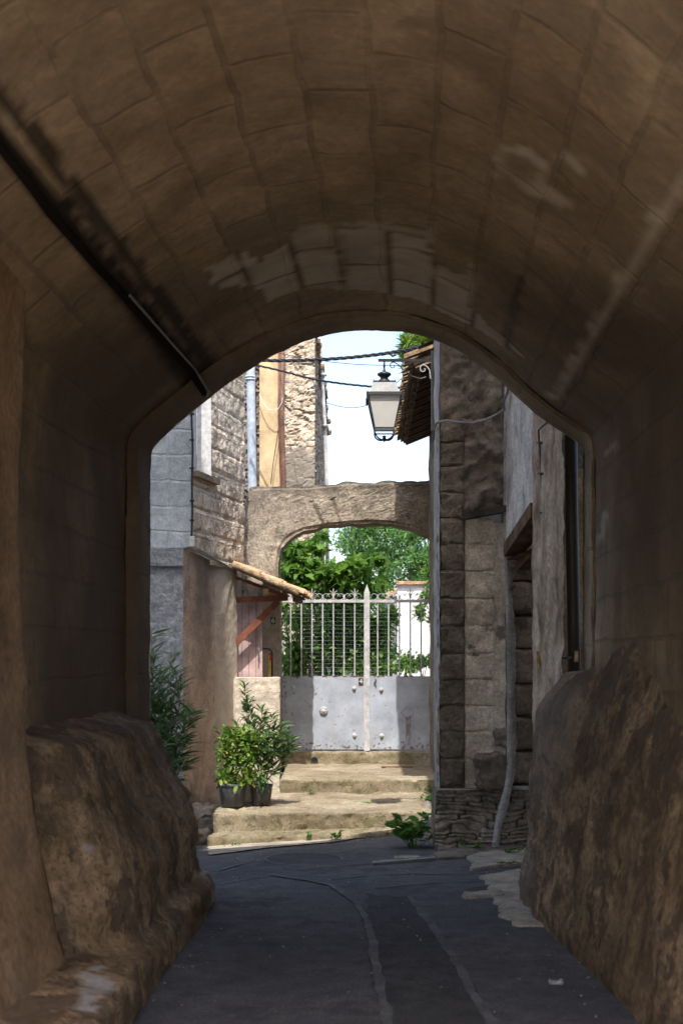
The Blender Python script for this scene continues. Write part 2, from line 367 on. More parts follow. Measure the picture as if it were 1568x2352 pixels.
M['red'] = plain('red_paint', (.55,.03,.03), .5)
M['yellow'] = plain('yellow_webbing', (.60,.38,.06), .6)
M['glass'] = plain('dark_glass', (.03,.035,.04), .1, 0, .6)
M['shutter'] = plain('grey_shutter', (.36,.37,.38), .6)
M['sill'] = mat('stone_sill', [(.13,.10,.07), (.22,.17,.12)], ns=5, bump=.5)
M['fig'] = leafmat('fig_leaf', [(.04,.10,.014), (.09,.20,.026), (.18,.32,.055)], .38)
M['shrub'] = leafmat('shrub_leaf', [(.045,.11,.02), (.11,.23,.04), (.24,.38,.08)], .35)
M['citrus'] = leafmat('round_leaf', [(.045,.10,.018), (.09,.19,.028), (.17,.28,.045), (.36,.38,.09)], .3, .4)
M['oleander'] = leafmat('lance_leaf', [(.045,.10,.035), (.08,.16,.055), (.15,.24,.075)], .25, .4)
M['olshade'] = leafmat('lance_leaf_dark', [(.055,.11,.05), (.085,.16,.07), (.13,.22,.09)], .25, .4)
M['cedar'] = leafmat('conifer_needles', [(.045,.115,.032), (.085,.185,.05), (.16,.29,.085)], .25, .8)
M['pine'] = leafmat('pine_needles', [(.09,.16,.03), (.20,.32,.05)], .35, .6)
M['weed'] = leafmat('weed_leaf', [(.045,.13,.02), (.09,.21,.035), (.13,.27,.05)], .35, .5)
M['darkrecess'] = plain('shadowed_plaster', (.06,.045,.035), .9)

# ------------------------------------------------------------------ ground
def zr(x, y):
    xx = max(-2.5, min(1.2, x)); yy = max(0, min(y, 12.6) - 8.9)
    return -yy * (.032 - .018 * xx)
def axis(dense0, dense1, st, far):
    a = list(np.arange(dense0, dense1 + 1e-6, st)); e = 1.0; lo = dense0; hi = dense1; L_ = []; H_ = []
    while e < far: L_.append(lo - e); H_.append(hi + e); e *= 1.8
    L_.append(lo - far); H_.append(hi + far)
    return L_[::-1] + a + H_
def ground():
    xs = axis(-3, 3, .1, 300); ys = axis(-1, 13, .1, 300); b = MB()
    vs = []; uv = []
    for y in ys:
        for x in xs:
            vs.append((x, y, zr(x, y) + .008 * nz((x, y, 0), 1.3, 3, 2))); uv.append((x, y))
    n = len(xs); fs = [(j*n+i, j*n+i+1, (j+1)*n+i+1, (j+1)*n+i) for j in range(len(ys)-1) for i in range(n-1)]
    b.add(vs, fs, uv)
    tag(b.build('road', M['asphalt']), kind='structure')
ground()
b = MB(); b.grid(lambda u, v: ((lerp(-8, 8, u), lerp(-14, 2.5, v), .016), (u * 16, v * 17)), 30, 30)
tag(b.build('bounce_paving', M['concrete']), kind='structure')  # unseen pale ground, added behind the camera to bounce light into the vault
def gp(px, py, lift=.0):                              # point on the road seen at a pixel
    y = 9.0
    for _ in range(30):
        x = X(px, y); y = (EYE - zr(x, y)) * F / (py - HY)
    return Vector((X(px, y), y, zr(X(px, y), y) + .008 * nz((X(px, y), y, 0), 1.3, 3, 2) + lift))
def strip_on_road(pts, wpx, lift, jag=.015, seed=1):
    b = MB(); L_ = []; Rr = []
    ps = []
    for i in range(len(pts) - 1):
        for t in range(8): ps.append((lerp(pts[i][0], pts[i+1][0], t/8), lerp(pts[i][1], pts[i+1][1], t/8)))
    ps.append(pts[-1]); g = [gp(*p) for p in ps]
    vs = []
    for i, p in enumerate(g):
        d = (g[min(i+1, len(g)-1)] - g[max(i-1, 0)]); d.z = 0; d.normalize(); n = Vector((-d.y, d.x, 0))
        for s_ in (-1, 1):
            q = p + n * s_ * (wpx / 2 + jag * nz(p, 9, 3, seed + s_)); q.z = zr(q.x, q.y) + .008 * nz((q.x, q.y, 0), 1.3, 3, 2) + lift
            vs.append(q)
    b.add(vs, [(2*i, 2*i+1, 2*i+3, 2*i+2) for i in range(len(g)-1)], [(v.x, v.y) for v in vs]); return b
def poly_on_road(pts, lift, seed=1, jag=.045, res=.03):
    """filled irregular patch lying on the road"""
    g = [gp(*p) for p in pts]; out = []
    for i in range(len(g)):
        a = g[i]; c = g[(i + 1) % len(g)]; k = max(1, int((c - a).length / res))
        for t in range(k):
            q = a.lerp(c, t / k); q.x += jag * nz(q, 7, 3, seed); q.y += jag * nz(q, 7, 3, seed + 2); out.append(q)
    bm = bmesh.new(); vv = [bm.verts.new(q) for q in out]; bm.faces.new(vv)
    bmesh.ops.triangulate(bm, faces=bm.faces[:])
    for _ in range(2):
        lng = [e for e in bm.edges if e.calc_length() > .15]
        if lng: bmesh.ops.subdivide_edges(bm, edges=lng, cuts=1); bmesh.ops.triangulate(bm, faces=bm.faces[:])
    for v in bm.verts: v.co.z = zr(v.co.x, v.co.y) + .008 * nz((v.co.x, v.co.y, 0), 1.3, 3, 2) + lift
    bm.normal_update()
    b = MB(); bm.verts.ensure_lookup_table(); bm.faces.ensure_lookup_table()
    b.add([v.co.copy() for v in bm.verts], [tuple(v.index for v in (f.verts if f.normal.z > 0 else reversed(f.verts))) for f in bm.faces], [(v.co.x, v.co.y) for v in bm.verts]); bm.free()
    return b
tag(poly_on_road([(845, 2050), (930, 2068), (985, 2120), (1040, 2200), (1090, 2290), (1130, 2352), (1160, 2440), (905, 2440), (880, 2300), (860, 2180), (835, 2110)], .005).build('asphalt_patch', M['patch']), kind='structure')
tag(poly_on_road([(478, 1966), (478, 1938), (600, 1930), (760, 1922), (905, 1905), (905, 1914), (760, 1936), (600, 1950)], .012, 5, .02).build('road_edge_sunlight', M['concrete']), kind='structure')  # sunlit strip of road before the steps, painted as a pale polygon
for i, (pts, wd) in enumerate([([(620, 2010), (760, 2035), (810, 2065), (845, 2120), (860, 2200), (880, 2300), (905, 2440)], .045),
                 ([(940, 2060), (985, 2120), (1040, 2200), (1090, 2290), (1130, 2352), (1165, 2440)], .05),
                 ([(480, 2035), (620, 2012), (760, 2035)], .02), ([(760, 2022), (900, 2010), (1090, 2008)], .02), ([(860, 2040), (1000, 2030), (1110, 2026)], .022),
                 ([(700, 1998), (850, 1985), (900, 1980)], .018), ([(500, 2000), (600, 1975), (800, 1955)], .02)]):
    tag(strip_on_road(pts, wd, .009, .02, i).build('road_seam', M['seam']), kind='structure')
def slab_on_road(pts, th, seed):
    g = poly_on_road(pts, th, seed)
    # skirt
    n = len(g.v); bm = bmesh.new(); vs = [bm.verts.new(v) for v in g.v]
    for f in g.f:
        try: bm.faces.new([vs[i] for i in f])
        except ValueError: pass
    bm.edges.ensure_lookup_table(); be = [e for e in bm.edges if e.is_boundary]
    r = bmesh.ops.extrude_edge_only(bm, edges=be)
    for v in [x for x in r['geom'] if isinstance(x, bmesh.types.BMVert)]: v.co.z -= th + .03
    for v in bm.verts: v.co.z += .006 * nz(v.co, 5, 3, seed)
    b = MB(); bm.verts.ensure_lookup_table(); bm.verts.index_update()
    b.add([v.co.copy() for v in bm.verts], [tuple(v.index for v in f.verts) for f in bm.faces], [(v.co.x, v.co.y) for v in bm.verts]); bm.free(); return b
tag(slab_on_road([(1072, 1970), (1100, 1960), (1260, 1950), (1260, 1985), (1130, 1994), (1090, 2000)], .018, 1).build('pavement', M['concrete']), kind='structure')
tag(slab_on_road([(1112, 2018), (1180, 2000), (1280, 1992), (1300, 2130), (1245, 2132), (1165, 2125), (1140, 2080), (1118, 2045)], .014, 5).build('pavement', M['concrete']), kind='structure')
tag(slab_on_road([(1060, 2056), (1150, 2050), (1155, 2062), (1065, 2066)], .02, 8).build('kerb', M['concrete']), kind='structure')
tag(slab_on_road([(1000, 1965), (1070, 1945), (1200, 1940), (1200, 1952), (1090, 1962), (1070, 1972), (1010, 1975)], .02, 11).build('pavement', M['cement']), kind='structure')
tag(poly_on_road([(1062, 2056), (1062, 2044), (1150, 2034), (1165, 2046), (1150, 2050)], .006, 3).build('road_pothole', M['slab']), kind='structure')
# drain channel grate and stone beside it
dr = empty('drain_grate', gp(927, 1985), 'pale ribbed drain grate set in the road beside the big leafy weed', 'drain grate')
b = MB(); a0 = gp(856, 1989, .012); a1 = gp(1000, 1976, .012)
b.bar(a0, a1, .012, .02); q0 = a0 + Vector((0, .10, 0)); q1 = a1 + Vector((0, .10, 0)); b.bar(q0, q1, .012, .02); b.build('frame', M['wire'], dr)
b = MB()
for i in range(44):
    t = (i + .5) / 44; p = a0.lerp(a1, t); q = q0.lerp(q1, t); b.bar(p, q, .009, .014)
b.build('grate', M['edge'], dr)
b = MB(); a = gp(905, 1976); c = gp(962, 1968); b.rbox(a.x, c.x, a.y - .05, a.y + .06, -.12, zr(a.x, a.y) + .03, .03, .006, 8)
tag(b.build('kerb', M['concrete'], loc=a), kind='structure')
c = gp(698, 1975); b = MB()
mh = empty('manhole_cover', c, 'round iron manhole cover flush with the road in front of the steps', 'manhole cover')
b.lathe(c, [(.0, .002), (.297, .002), (.297, .010), (.0, .011)], 40); b.build('lid', M['patch'], mh)
b = MB(); b.lathe(c, [(.30, .0), (.30, .012), (.318, .012), (.318, .0)], 40); b.build('rim', M['seam'], mh)
# stray leaf / stone in the foreground
b = MB(); c = gp(1276, 2262, .012); b.rbox(c.x - .035, c.x + .035, c.y - .02, c.y + .02, c.z - .012, c.z + .012, .012, .008, 30, 2, .012)
tag(b.build('stone', M['edge'], loc=c), 'small pale stone lying alone on the asphalt near the right wall', 'stone')

rl = random.Random(11); b = MB()
for i in range(260):
    x = rl.uniform(-.9, 1.2); y = rl.uniform(5.6, 11.8)
    if rl.random() < .5: x = rl.choice((-.78, 1.12)) + rl.gauss(0, .12)
    if rl.random() < .2: y = 11.75 + rl.gauss(0, .07); x = rl.uniform(-1.1, .6)
    r_ = rl.uniform(.003, .008); a = rl.uniform(0, 6.28); z = zr(x, y) + .008 * nz((x, y, 0), 1.3, 3, 2) + .014
    b.add([(x + r_ * math.cos(a + k * 1.57) * (1 + .6 * (k % 2)), y + r_ * math.sin(a + k * 1.57) * (1 + .6 * (k % 2)), z + rl.uniform(-.004, .006)) for k in range(4)], [(0, 1, 2, 3)])
tag(b.build('grit_and_litter', M['concrete']), 'pale grit, bits of mortar and dry leaf fragments scattered on the road', 'litter', kind='stuff')
# ------------------------------------------------------------------ passage (vaulted tunnel through a building)
DX = .052                                             # the passage bears slightly right
YE = 8.95; Y0 = 2.7
def o2l(px, py, Y=8.9): p = P(px, py, Y); return (p.x - DX * Y, p.z)
open_px = [(340, 2080), (340, 1030), (372, 998), (420, 955), (470, 915), (515, 878), (560, 850), (605, 820), (650, 797), (700, 775), (750, 762), (795, 754), (840, 752), (900, 752), (950, 757),
           (1000, 775), (1050, 798), (1100, 828), (1130, 852), (1160, 880), (1205, 922), (1250, 960), (1300, 993), (1345, 1022), (1342, 2080)]
op = [o2l(*p) for p in open_px]
CXl = (op[0][0] + op[-1][0]) / 2; CZl = 2.2
def resample(pts, st):
    out = []
    for i in range(len(pts) - 1):
        a = Vector(pts[i]); c = Vector(pts[i+1]); k = max(1, int((c - a).length / st))
        for t in range(k): out.append(a.lerp(c, t / k))
    out.append(Vector(pts[-1])); return out
def smooth_poly(pts, it):
    for _ in range(it):
        pts = [pts[0]] + [(pts[i-1] + pts[i] * 2 + pts[i+1]) / 4 for i in range(1, len(pts)-1)] + [pts[-1]]
    return pts
opr = smooth_poly(resample(op, .032), 4)
def inner(p):                                         # the vault is a little wider than its far mouth
    x, z = p; lf = sm(CXl + .2, CXl - 1.2, x)
    n = Vector((x - CXl, max(0, z - 2.2) * 1.2)); n = n.normalized() if n.length > 1e-4 else n
    return Vector((x + n.x * lerp(.02, .085, lf), z + n.y * lerp(.03, .07, lf)))
inr = smooth_poly([inner(p) for p in opr], 3)
arc = [0]
for i in range(1, len(inr)): arc.append(arc[-1] + (inr[i] - inr[i-1]).length)

pas = empty('vaulted_passage', (0, 5, 0), 'long brown stone vaulted passage framing the whole view, through a tall building', 'passage')
def seg_d(p, a, c):
    ax, ay = a; cx, cy = c; dx, dy = cx-ax, cy-ay
    t = max(0, min(1, ((p[0]-ax)*dx + (p[1]-ay)*dy) / (dx*dx + dy*dy)))
    return math.hypot(p[0]-ax-dx*t, p[1]-ay-dy*t), t
def pl_d(p, pts): return min(seg_d(p, pts[i], pts[i+1])[0] for i in range(len(pts)-1))
def in_poly(p, poly):
    x, y = p; c = False
    for i in range(len(poly)):
        x1, y1 = poly[i]; x2, y2 = poly[i-1]
        if (y1 > y) != (y2 > y) and x < (x2-x1)*(y-y1)/(y2-y1)+x1: c = not c
    return c
pale_poly = [(470, 620), (545, 575), (590, 600), (660, 555), (680, 520), (780, 512), (880, 525), (985, 560), (985, 600), (1080, 640), (1075, 700), (1150, 770), (1210, 820), (1150, 790), (1060, 735), (960, 690), (820, 665), (700, 660), (620, 690), (580, 650), (500, 660)]
ring_pts = [(1150, 340), (1140, 385), (1200, 420), (1255, 440), (1300, 470)]; ring2 = [(1150, 340), (1215, 345), (1245, 390), (1230, 430)]; ring3 = [(1245, 390), (1290, 350), (1330, 395)]
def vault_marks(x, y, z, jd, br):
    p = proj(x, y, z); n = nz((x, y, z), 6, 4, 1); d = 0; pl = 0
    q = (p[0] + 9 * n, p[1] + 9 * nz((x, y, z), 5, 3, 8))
    # two painted dark bands that run along the left haunch
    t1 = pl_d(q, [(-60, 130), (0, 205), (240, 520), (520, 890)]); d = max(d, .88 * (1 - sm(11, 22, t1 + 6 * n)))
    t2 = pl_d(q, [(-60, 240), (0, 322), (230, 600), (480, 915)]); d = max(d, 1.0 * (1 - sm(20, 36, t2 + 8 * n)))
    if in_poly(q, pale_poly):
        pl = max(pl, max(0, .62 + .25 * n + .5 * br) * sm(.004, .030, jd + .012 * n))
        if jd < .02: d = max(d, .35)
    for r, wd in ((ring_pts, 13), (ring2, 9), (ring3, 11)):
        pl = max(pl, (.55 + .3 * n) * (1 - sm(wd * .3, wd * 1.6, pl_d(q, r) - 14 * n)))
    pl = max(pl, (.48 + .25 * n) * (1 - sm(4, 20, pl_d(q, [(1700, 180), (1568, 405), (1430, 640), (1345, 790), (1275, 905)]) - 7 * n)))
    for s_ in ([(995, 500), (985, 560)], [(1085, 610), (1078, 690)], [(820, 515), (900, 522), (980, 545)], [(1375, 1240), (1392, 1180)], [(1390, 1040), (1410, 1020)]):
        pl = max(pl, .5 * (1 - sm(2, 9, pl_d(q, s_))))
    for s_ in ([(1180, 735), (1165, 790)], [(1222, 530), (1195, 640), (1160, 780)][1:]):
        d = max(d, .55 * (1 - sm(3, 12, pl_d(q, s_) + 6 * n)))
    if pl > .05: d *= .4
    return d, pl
def vault_mesh():
    b = MB(); nu = len(inr) - 1; L_ = 8.6 - Y0; nv = int(L_ / .03); D = []; PA = []; SO = []
    cache = {}
    def fn(u, v):
        i = round(u * nu); y = lerp(Y0, 8.6, v); p = inr[i]
        a = inr[min(i + 1, nu)] - inr[max(i - 1, 0)]; n = Vector((a.y, -a.x)).normalized()   # towards inside
        x = p.x + DX * y
        hgt = .014 * nz((x, y, p.y), 1.1, 3, 0) + .004 * nz((x, y, p.y), 9, 3, 5)
        # courses of the vault: slight offsets between stones
        if p.y > 2.9:
            row = math.floor(arc[i] / .27); cx = math.floor((y + 10) / .65 + (row % 2) * .5)
            hgt += .012 * mn.noise(Vector((row * 3.7, cx * 5.1, 0)))
        q = (x + n.x * hgt, y, p.y + n.y * hgt)
        rw_ = math.floor(arc[i] / .27); fr_ = (arc[i] / .27) % 1; cc = (y + 10) / .65 + (rw_ % 2) * .5
        jd = min(fr_ * .27, (1 - fr_) * .27, (cc % 1) * .65, (1 - cc % 1) * .65)
        d, pl = vault_marks(*q, jd, mn.noise(Vector((rw_ * 3.3, math.floor(cc) * 5.7, 1)))) if y > 3.2 else (0, 0)
        D.append(d); PA.append(pl)
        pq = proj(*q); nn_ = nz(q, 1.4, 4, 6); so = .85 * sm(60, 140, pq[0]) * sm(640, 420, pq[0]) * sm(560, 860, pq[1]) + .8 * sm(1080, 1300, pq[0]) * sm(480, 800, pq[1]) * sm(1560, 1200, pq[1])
        SO.append(max(0, min(1, so + .45 * nn_ * (so > .02) + .12)))  # darker tone over the left wall and the upper right wall
        return q, (y + 10, arc[i])
    b.grid(fn, nu, nv, True); b.at = {'dark': D, 'pale': PA, 'dark_tone': SO}
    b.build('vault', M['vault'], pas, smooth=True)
vault_mesh()
# far mouth: thick reveal
b = MB(); n = len(opr)
def reveal(u, v):
    i = round(u * (n - 1)); o = opr[i]; k = inr[i]
    ys = [8.6, 8.6, 8.63, 8.72, 8.82, 8.92, 8.98]; t = v * 6; j = min(5, int(t + 1e-6)); f = t - j
    if j == 0: p = k.lerp(o, f); y = lerp(8.6, 8.605, f)
    else: p = o.copy(); y = lerp(ys[j], ys[j+1], f)
    
    x = p.x + DX * y; hh = .010 * nz((x, y, p.y), 3.5, 4, 3) + .006 * nz((x, y, p.y), 14, 3, 3) + (.010 * mn.noise(Vector((math.floor(arc[i] / .31) * 3.7, 2, 9))))
    d = Vector((p.x - CXl, p.y - CZl)).normalized()
    return (x - d.x * hh, y, p.y - d.y * hh), (arc[i], y)
b.grid(reveal, n - 1, 12, True); b.at = {'dark': [0] * len(b.v), 'pale': [0] * len(b.v), 'dark_tone': [max(.15, min(.95, .3 + .65 * sm(CXl - .5, CXl - 1.2, v[0] - DX * 8.8) + .25 * nz(v, 3, 3, 1))) for v in b.v]}  # tone gets darker towards the left jamb
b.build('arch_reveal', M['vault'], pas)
def facade(y, pts, mtl, name, h, xl=-9, xr=7):
    b = MB(); prof = [(p.x + DX * y, p.y) for p in pts]; vs = []; fs = []
    k = len(prof)
    # fan of quads from the hole edge to the top, plus the sides
    vs += [(x, y, z) for x, z in prof] + [(x, y, h) for x, z in prof]
    for i in range(k - 1): fs.append((i, i + 1, k + i + 1, k + i))
    j = len(vs); vs += [(xl, y, -.3), (xl, y, h), (xr, y, -.3), (xr, y, h), (prof[0][0], y, -.3), (prof[-1][0], y, -.3)]
    fs += [(j, j + 4, 0, k, j + 1), (j + 5, j + 2, j + 3, 2 * k - 1, k - 1)]
    b.add(vs, fs); return b.build(name, mtl, pas)
facade(8.985, opr, M['facade'], 'far_facade', 4.08)
facade(Y0, inr, M['facade'], 'near_facade', 4.08)
b = MB(); b.box(-9, 7, Y0 - .02, 9.0, 4.07, 4.17); b.build('roof_slab', M['facade'], pas)
b = MB(); b.box(-9.1, -9, Y0, 8.98, -.3, 4.07); b.build('side_wall', M['facade'], pas); b = MB(); b.box(7, 7.1, Y0, 8.98, -.3, 4.07); b.build('side_wall', M['facade'], pas)
b = MB(); b.prism([(-9, 4.19), (-1.37, 4.19), (-1.45, 10.8), (-1.56, 12.0), (-1.74, 12.6), (-1.80, 13.4), (-9, 13.4)], 6.5, 9.1); b.build('shadow_storey', M['facade'], pas)  # unseen storey, outline shaped to cast the left shadow edge
b = MB(); b.prism([(-1.37, 4.19), (.72, 4.19), (.72, 5.42), (.35, 5.30), (-.5, 4.5)], 8.7, 9.0); b.build('shadow_parapet', M['facade'], pas)  # unseen, added and sloped to set the shadow line before the steps
b = MB(); b.box(.72, 7, 6.5, 9.1, 4.19, 8.9); b.build('shadow_storey', M['facade'], pas)  # unseen storey, added height keeps the right pillar in shadow
# near left pier
b = MB()
def pierf(p):
    x, y, z = p; return (x + DX * y - .02 * 0, y, z)
def edge_x(z): return -1.685 + .02 * math.sin(z * 2.3)
b.rbox(-2.0, -1.685, 3.25, 5.78, -.1, 3.55, .06, .02, 2.2, 3, .03, mp=lambda p: (p[0] + DX * p[1] + .02 * math.sin(p[2] * 2.1) + .22 * sm(1.3, -.1, p[2]) ** 1.5, p[1], p[2]))
b.build('pier', M['pier'], pas, smooth=True)
# plinths
def plinth(side, name, mtl, prof, y0, y1, lab=None):
    b = MB(); PA = []; GR = []
    n = 44; nv = int((y1 - y0) / .04)
    def fn(u, v):
        y = lerp(y0, y1, v); t = u
        pr = prof(y)                                   # list of (protrusion, z) from floor to top
        pr = resample([Vector(q) for q in pr], .02); i = t * (len(pr) - 1); i0 = int(i); i1 = min(i0 + 1, len(pr) - 1); q = pr[i0].lerp(pr[i1], i - i0)
        wx = (op[0][0] - .12 + DX * y) if side < 0 else (op[-1][0] + .05 + DX * y)
        x = wx - side * q.x
        hh = .028 * abs(nz((x, y, q.y), 9, 4, 3)) * sm(6.8, 8.0, y) + .020 * nz((x, y, q.y), 1.7, 3, 4 + side) + .018 * nz((x, y * 1.0, q.y), 6, 5, 9) + .016 * abs(nz((x, y, q.y), 17, 4, 2))
        if q.y < .03: hh *= .4
        endf = sm(1.0, .93, v)
        p = (x - side * hh * (1 if q.x > .02 else 0), y + .12 * math.sin(t * 5) * (v > .9) * 0, q.y + .02 * nz((x, y, q.y), 5, 3, 7) * (q.y > .1))
        s = proj(*p); m_ = nz(p, 8, 3, 3); pv = 0
        if side < 0 and p[1] > 3:
            for (cx_, cy_, rx, ry) in ((220, 2255, 40, 30), (200, 2290, 20, 30), (470, 2010, 10, 14), (210, 2120 - 170, 8, 6)):
                pv = max(pv, (1 - ((s[0]-cx_)/rx)**2 - ((s[1]-cy_)/ry)**2) + m_ * 1.3 > .2)
        PA.append(float(pv) * .85); GR.append(max(0, min(1, sm(7.3, 8.3, p[1]) * (.9 if side > 0 else .5) + .9 * nz(p, 2.5, 4, 8) * sm(6.2, 7.6, p[1]))))
        return p, (y, q.y)
    b.grid(fn, n, nv, side < 0)
    # closing face at the far end
    return_base = len(b.v)
    row = [b.v[nv * (n + 1) + i] for i in range(n + 1)]
    wx = (op[0][0] - .12 + DX * y1) if side < 0 else (op[-1][0] + .05 + DX * y1)
    vs = []; k = 8
    for i in range(n + 1):
        for j in range(k + 1):
            t = j / k; r = row[i]
            vs.append((lerp(r[0], wx, t), r[1] + (.10 * math.sin(t * math.pi / 2) + .02 * nz((r[0], t, r[2]), 4)), r[2] if j == 0 else r[2] - .02 * t))
            PA.append(0); GR.append(.8 if side > 0 else .4)
    fs = [(i*(k+1)+j, (i+1)*(k+1)+j, (i+1)*(k+1)+j+1, i*(k+1)+j+1) for i in range(n) for j in range(k)]
    b.add(vs, fs if side > 0 else [f[::-1] for f in fs]); b.at = {'pale': PA, 'grey': GR}
    return b.build(name, mtl, pas, smooth=True, label=lab)
def lp(y):
    k2 = sm(5.55, 6.25, y)
    e = sm(5.6, 8.2, y)                                # kerb plus bulging rock
    wall = op[0][0] - .12 + DX * y
    outer = lerp(-.90, -.815, sm(5.6, 8.28, y)) - wall
    k = 1
    return [(outer, -.05), (outer, .05), (outer - .015, .17), (outer - .04, .20), (outer - .105, .215)] + [(lerp(max(.0, .40 - .45 * z_), outer - d_, k2), z_) for d_, z_ in ((.115, .26), (.13, .50), (.18, .66), (.26, .80), (.32, .95), (.36, 1.08), (.39, 1.15), (.46, 1.18))] + [(0, 1.24)]
def rp(y):
    wall = op[-1][0] + .05 + DX * y
    outer = wall - lerp(1.29, 1.16, sm(5.6, 8.28, y)); top = lerp(1.22, 1.47, sm(5.6, 8.4, y))
    k3 = sm(7.0, 8.3, y)
    far = [(outer, -.05), (outer, .12), (outer - .04, .35), (outer - .055, .62), (outer - .085, 1.03), (outer - .13, top - .20), (outer - .20, top - .1), (outer - .30, top), (0, top + .04)]
    near = [(outer, -.05), (outer, .12), (outer - .05, .40), (outer - .10, .75), (outer - .18, 1.10), (outer - .25, 1.30), (outer - .31, 1.45), (outer - .36, 1.6), (0, 1.75)]
    return [(lerp(a[0], c[0], k3), lerp(a[1], c[1], k3)) for a, c in zip(near, far)]
plinth(-1, 'rock_plinth', M['rock'], lp, 4.4, 8.35, 'rough brown rock plinth bulging from the left wall of the passage')
plinth(1, 'rock_plinth', M['rock'], rp, 2.75, 8.45, 'rough brown rock plinth along the foot of the right wall of the passage')

# cables clipped along the left haunch of the vault
def hit(px, py, off=.03):
    best = None
    y = 8.55
    # march along the ray until outside the inner profile
    poly = [(p.x, p.y) for p in inr] + [(inr[-1].x, -2), (inr[0].x, -2)]
    y = 2.0
    while y < 8.55:
        p = P(px, py, y)
        if not in_poly((p.x - DX * y, p.z), poly): break
        y += .01
    y -= off * 1.5; return P(px, py, y)
pts = [(-40, 275), (0, 335), (60, 410), (120, 492), (180, 560), (235, 625), (290, 685), (345, 748), (395, 805), (440, 855), (462, 892), (470, 905)]
b = MB(); ctr = [hit(*p) for p in pts]; fine_ = []
for i in range(len(ctr) - 1):
    for k in range(5): fine_.append(ctr[i].lerp(ctr[i+1], k / 5))
fine_.append(ctr[-1])
for j_ in range(6):
    a_ = j_ * 1.05; b.tube([p + Vector((math.cos(a_ + i * .10), 0, math.sin(a_ + i * .10))) * (.012 + .005 * mn.noise(Vector((i * .2, j_, 0)))) for i, p in enumerate(fine_)], .007 if j_ % 2 else .010, 7)
tag(b.build('cable_bundle', M['oldcable'], loc=hit(235, 625)), 'bundle of old black cables along the dark band at the left of the vault', 'cable')
b = MB(); g2 = [hit(x + 9, y - 6, .05) for x, y in pts[6:]]; g2 += [hit(476, 912, .05)]; b.tube(g2, .007, 8)
tag(b.build('conduit', M['cablegrey'], loc=g2[0]), 'thin grey conduit beside the black cable bundle near the passage mouth', 'conduit')

# ------------------------------------------------------------------ steps
def step(x0, x1, y0, y1, z0, z1, seed, name='stair', bow=None):
    b = MB()
    def mp(p):
        x, y, z = p
        if bow: y, z = bow(x, y, z)
        return (x, y, z)
    def df(p):
        return -.035 * max(0, nz(p, 1.8, 3, seed + 5) - .25) - .016 * max(0, nz(p, 12, 3, seed)) * (1 + 2 * (nz(p, 1.5, 2, seed + 9) > .15))
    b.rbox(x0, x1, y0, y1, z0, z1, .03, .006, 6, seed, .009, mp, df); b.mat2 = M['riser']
    return b
st = empty('garden_steps', (-.1, 12.2, -.1), 'worn sunlit cement steps climbing to the grey gate', 'steps')
tilt = lambda x, y, z: (y, z + .02 * max(-1.3, min(1, x)) if z > -.2 else z)
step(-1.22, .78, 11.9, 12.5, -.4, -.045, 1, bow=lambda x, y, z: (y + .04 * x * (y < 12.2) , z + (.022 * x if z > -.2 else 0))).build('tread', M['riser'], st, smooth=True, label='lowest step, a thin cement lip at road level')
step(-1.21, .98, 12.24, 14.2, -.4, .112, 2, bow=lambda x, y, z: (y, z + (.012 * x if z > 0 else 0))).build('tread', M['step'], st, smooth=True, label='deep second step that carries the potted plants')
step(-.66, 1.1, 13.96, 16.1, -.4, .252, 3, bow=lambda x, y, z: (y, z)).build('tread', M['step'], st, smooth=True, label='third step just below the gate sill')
step(-.70, 1.2, 15.9, 16.5, -.2, .398, 4).build('sill', M['step'], st, smooth=True, label='top sill under the gate with a round drain hole')
b = MB(); c = P(722, 1746, 15.87); b.lathe((0, 0, 0), [(.045, 0), (.045, .05), (.032, .05), (.032, .0)], 20)
b.v = [(c.x + x, c.y + .02 - z, c.z + y) for x, y, z in b.v]; b.build('drain_hole', M['slab'], st)
b = MB(); c = P(722, 1746, 15.868); b.lathe((0, 0, 0), [(0, 0), (.034, 0), (.034, .004), (0, .004)], 20); b.v = [(c.x + x, c.y - z, c.z + y) for x, y, z in b.v]; b.build('drain_hole', M['glass'], st)
b = MB(); b.box(X(875, 15.5), X(947, 15.5), 15.4, 15.46, .25, .262); b.build('cover_plate', M['pipebrown'], st, label='rusty strip set in the third step')
# rock footing left of the steps
b = MB(); b.rbox(-1.75, -1.22, 12.55, 13.45, -.4, .05,   .03, .07, 6, 8, .05); b.rbox(-1.52, -1.25, 12.1, 12.6, -.4, -.09, .03, .05, 6, 9, .04)
tag(b.build('rock_footing', M['darkstone'], loc=(-1.4, 12.5, -.1), smooth=True), 'dark stone footing at the left end of the steps, below the house corner', 'rock')
b = MB(); b.rbox(.70, 1.0, 11.5, 12.9, -.4, .02, .05, .06, 5, 12, .12, mp=lambda p: (p[0] + (p[1] - 11.5) * .03, p[1], p[2] + .10 * sm(11.5, 12.6, p[1])))
tag(b.build('rock_footing', M['cement'], loc=(.85, 11.8, -.1), smooth=True), 'grey rock footing at the right end of the steps, behind the big weed', 'rock')

# ------------------------------------------------------------------ garden ground beyond the gate
b = MB(); b.grid(lambda u, v: ((lerp(-12, 12, u), lerp(16.45, 60, v), .36 + .03 * nz((u * 30, v * 30, 0), 1)), (u * 24, v * 40)), 60, 60)
tag(b.build('garden_ground', M['garden']), kind='structure')

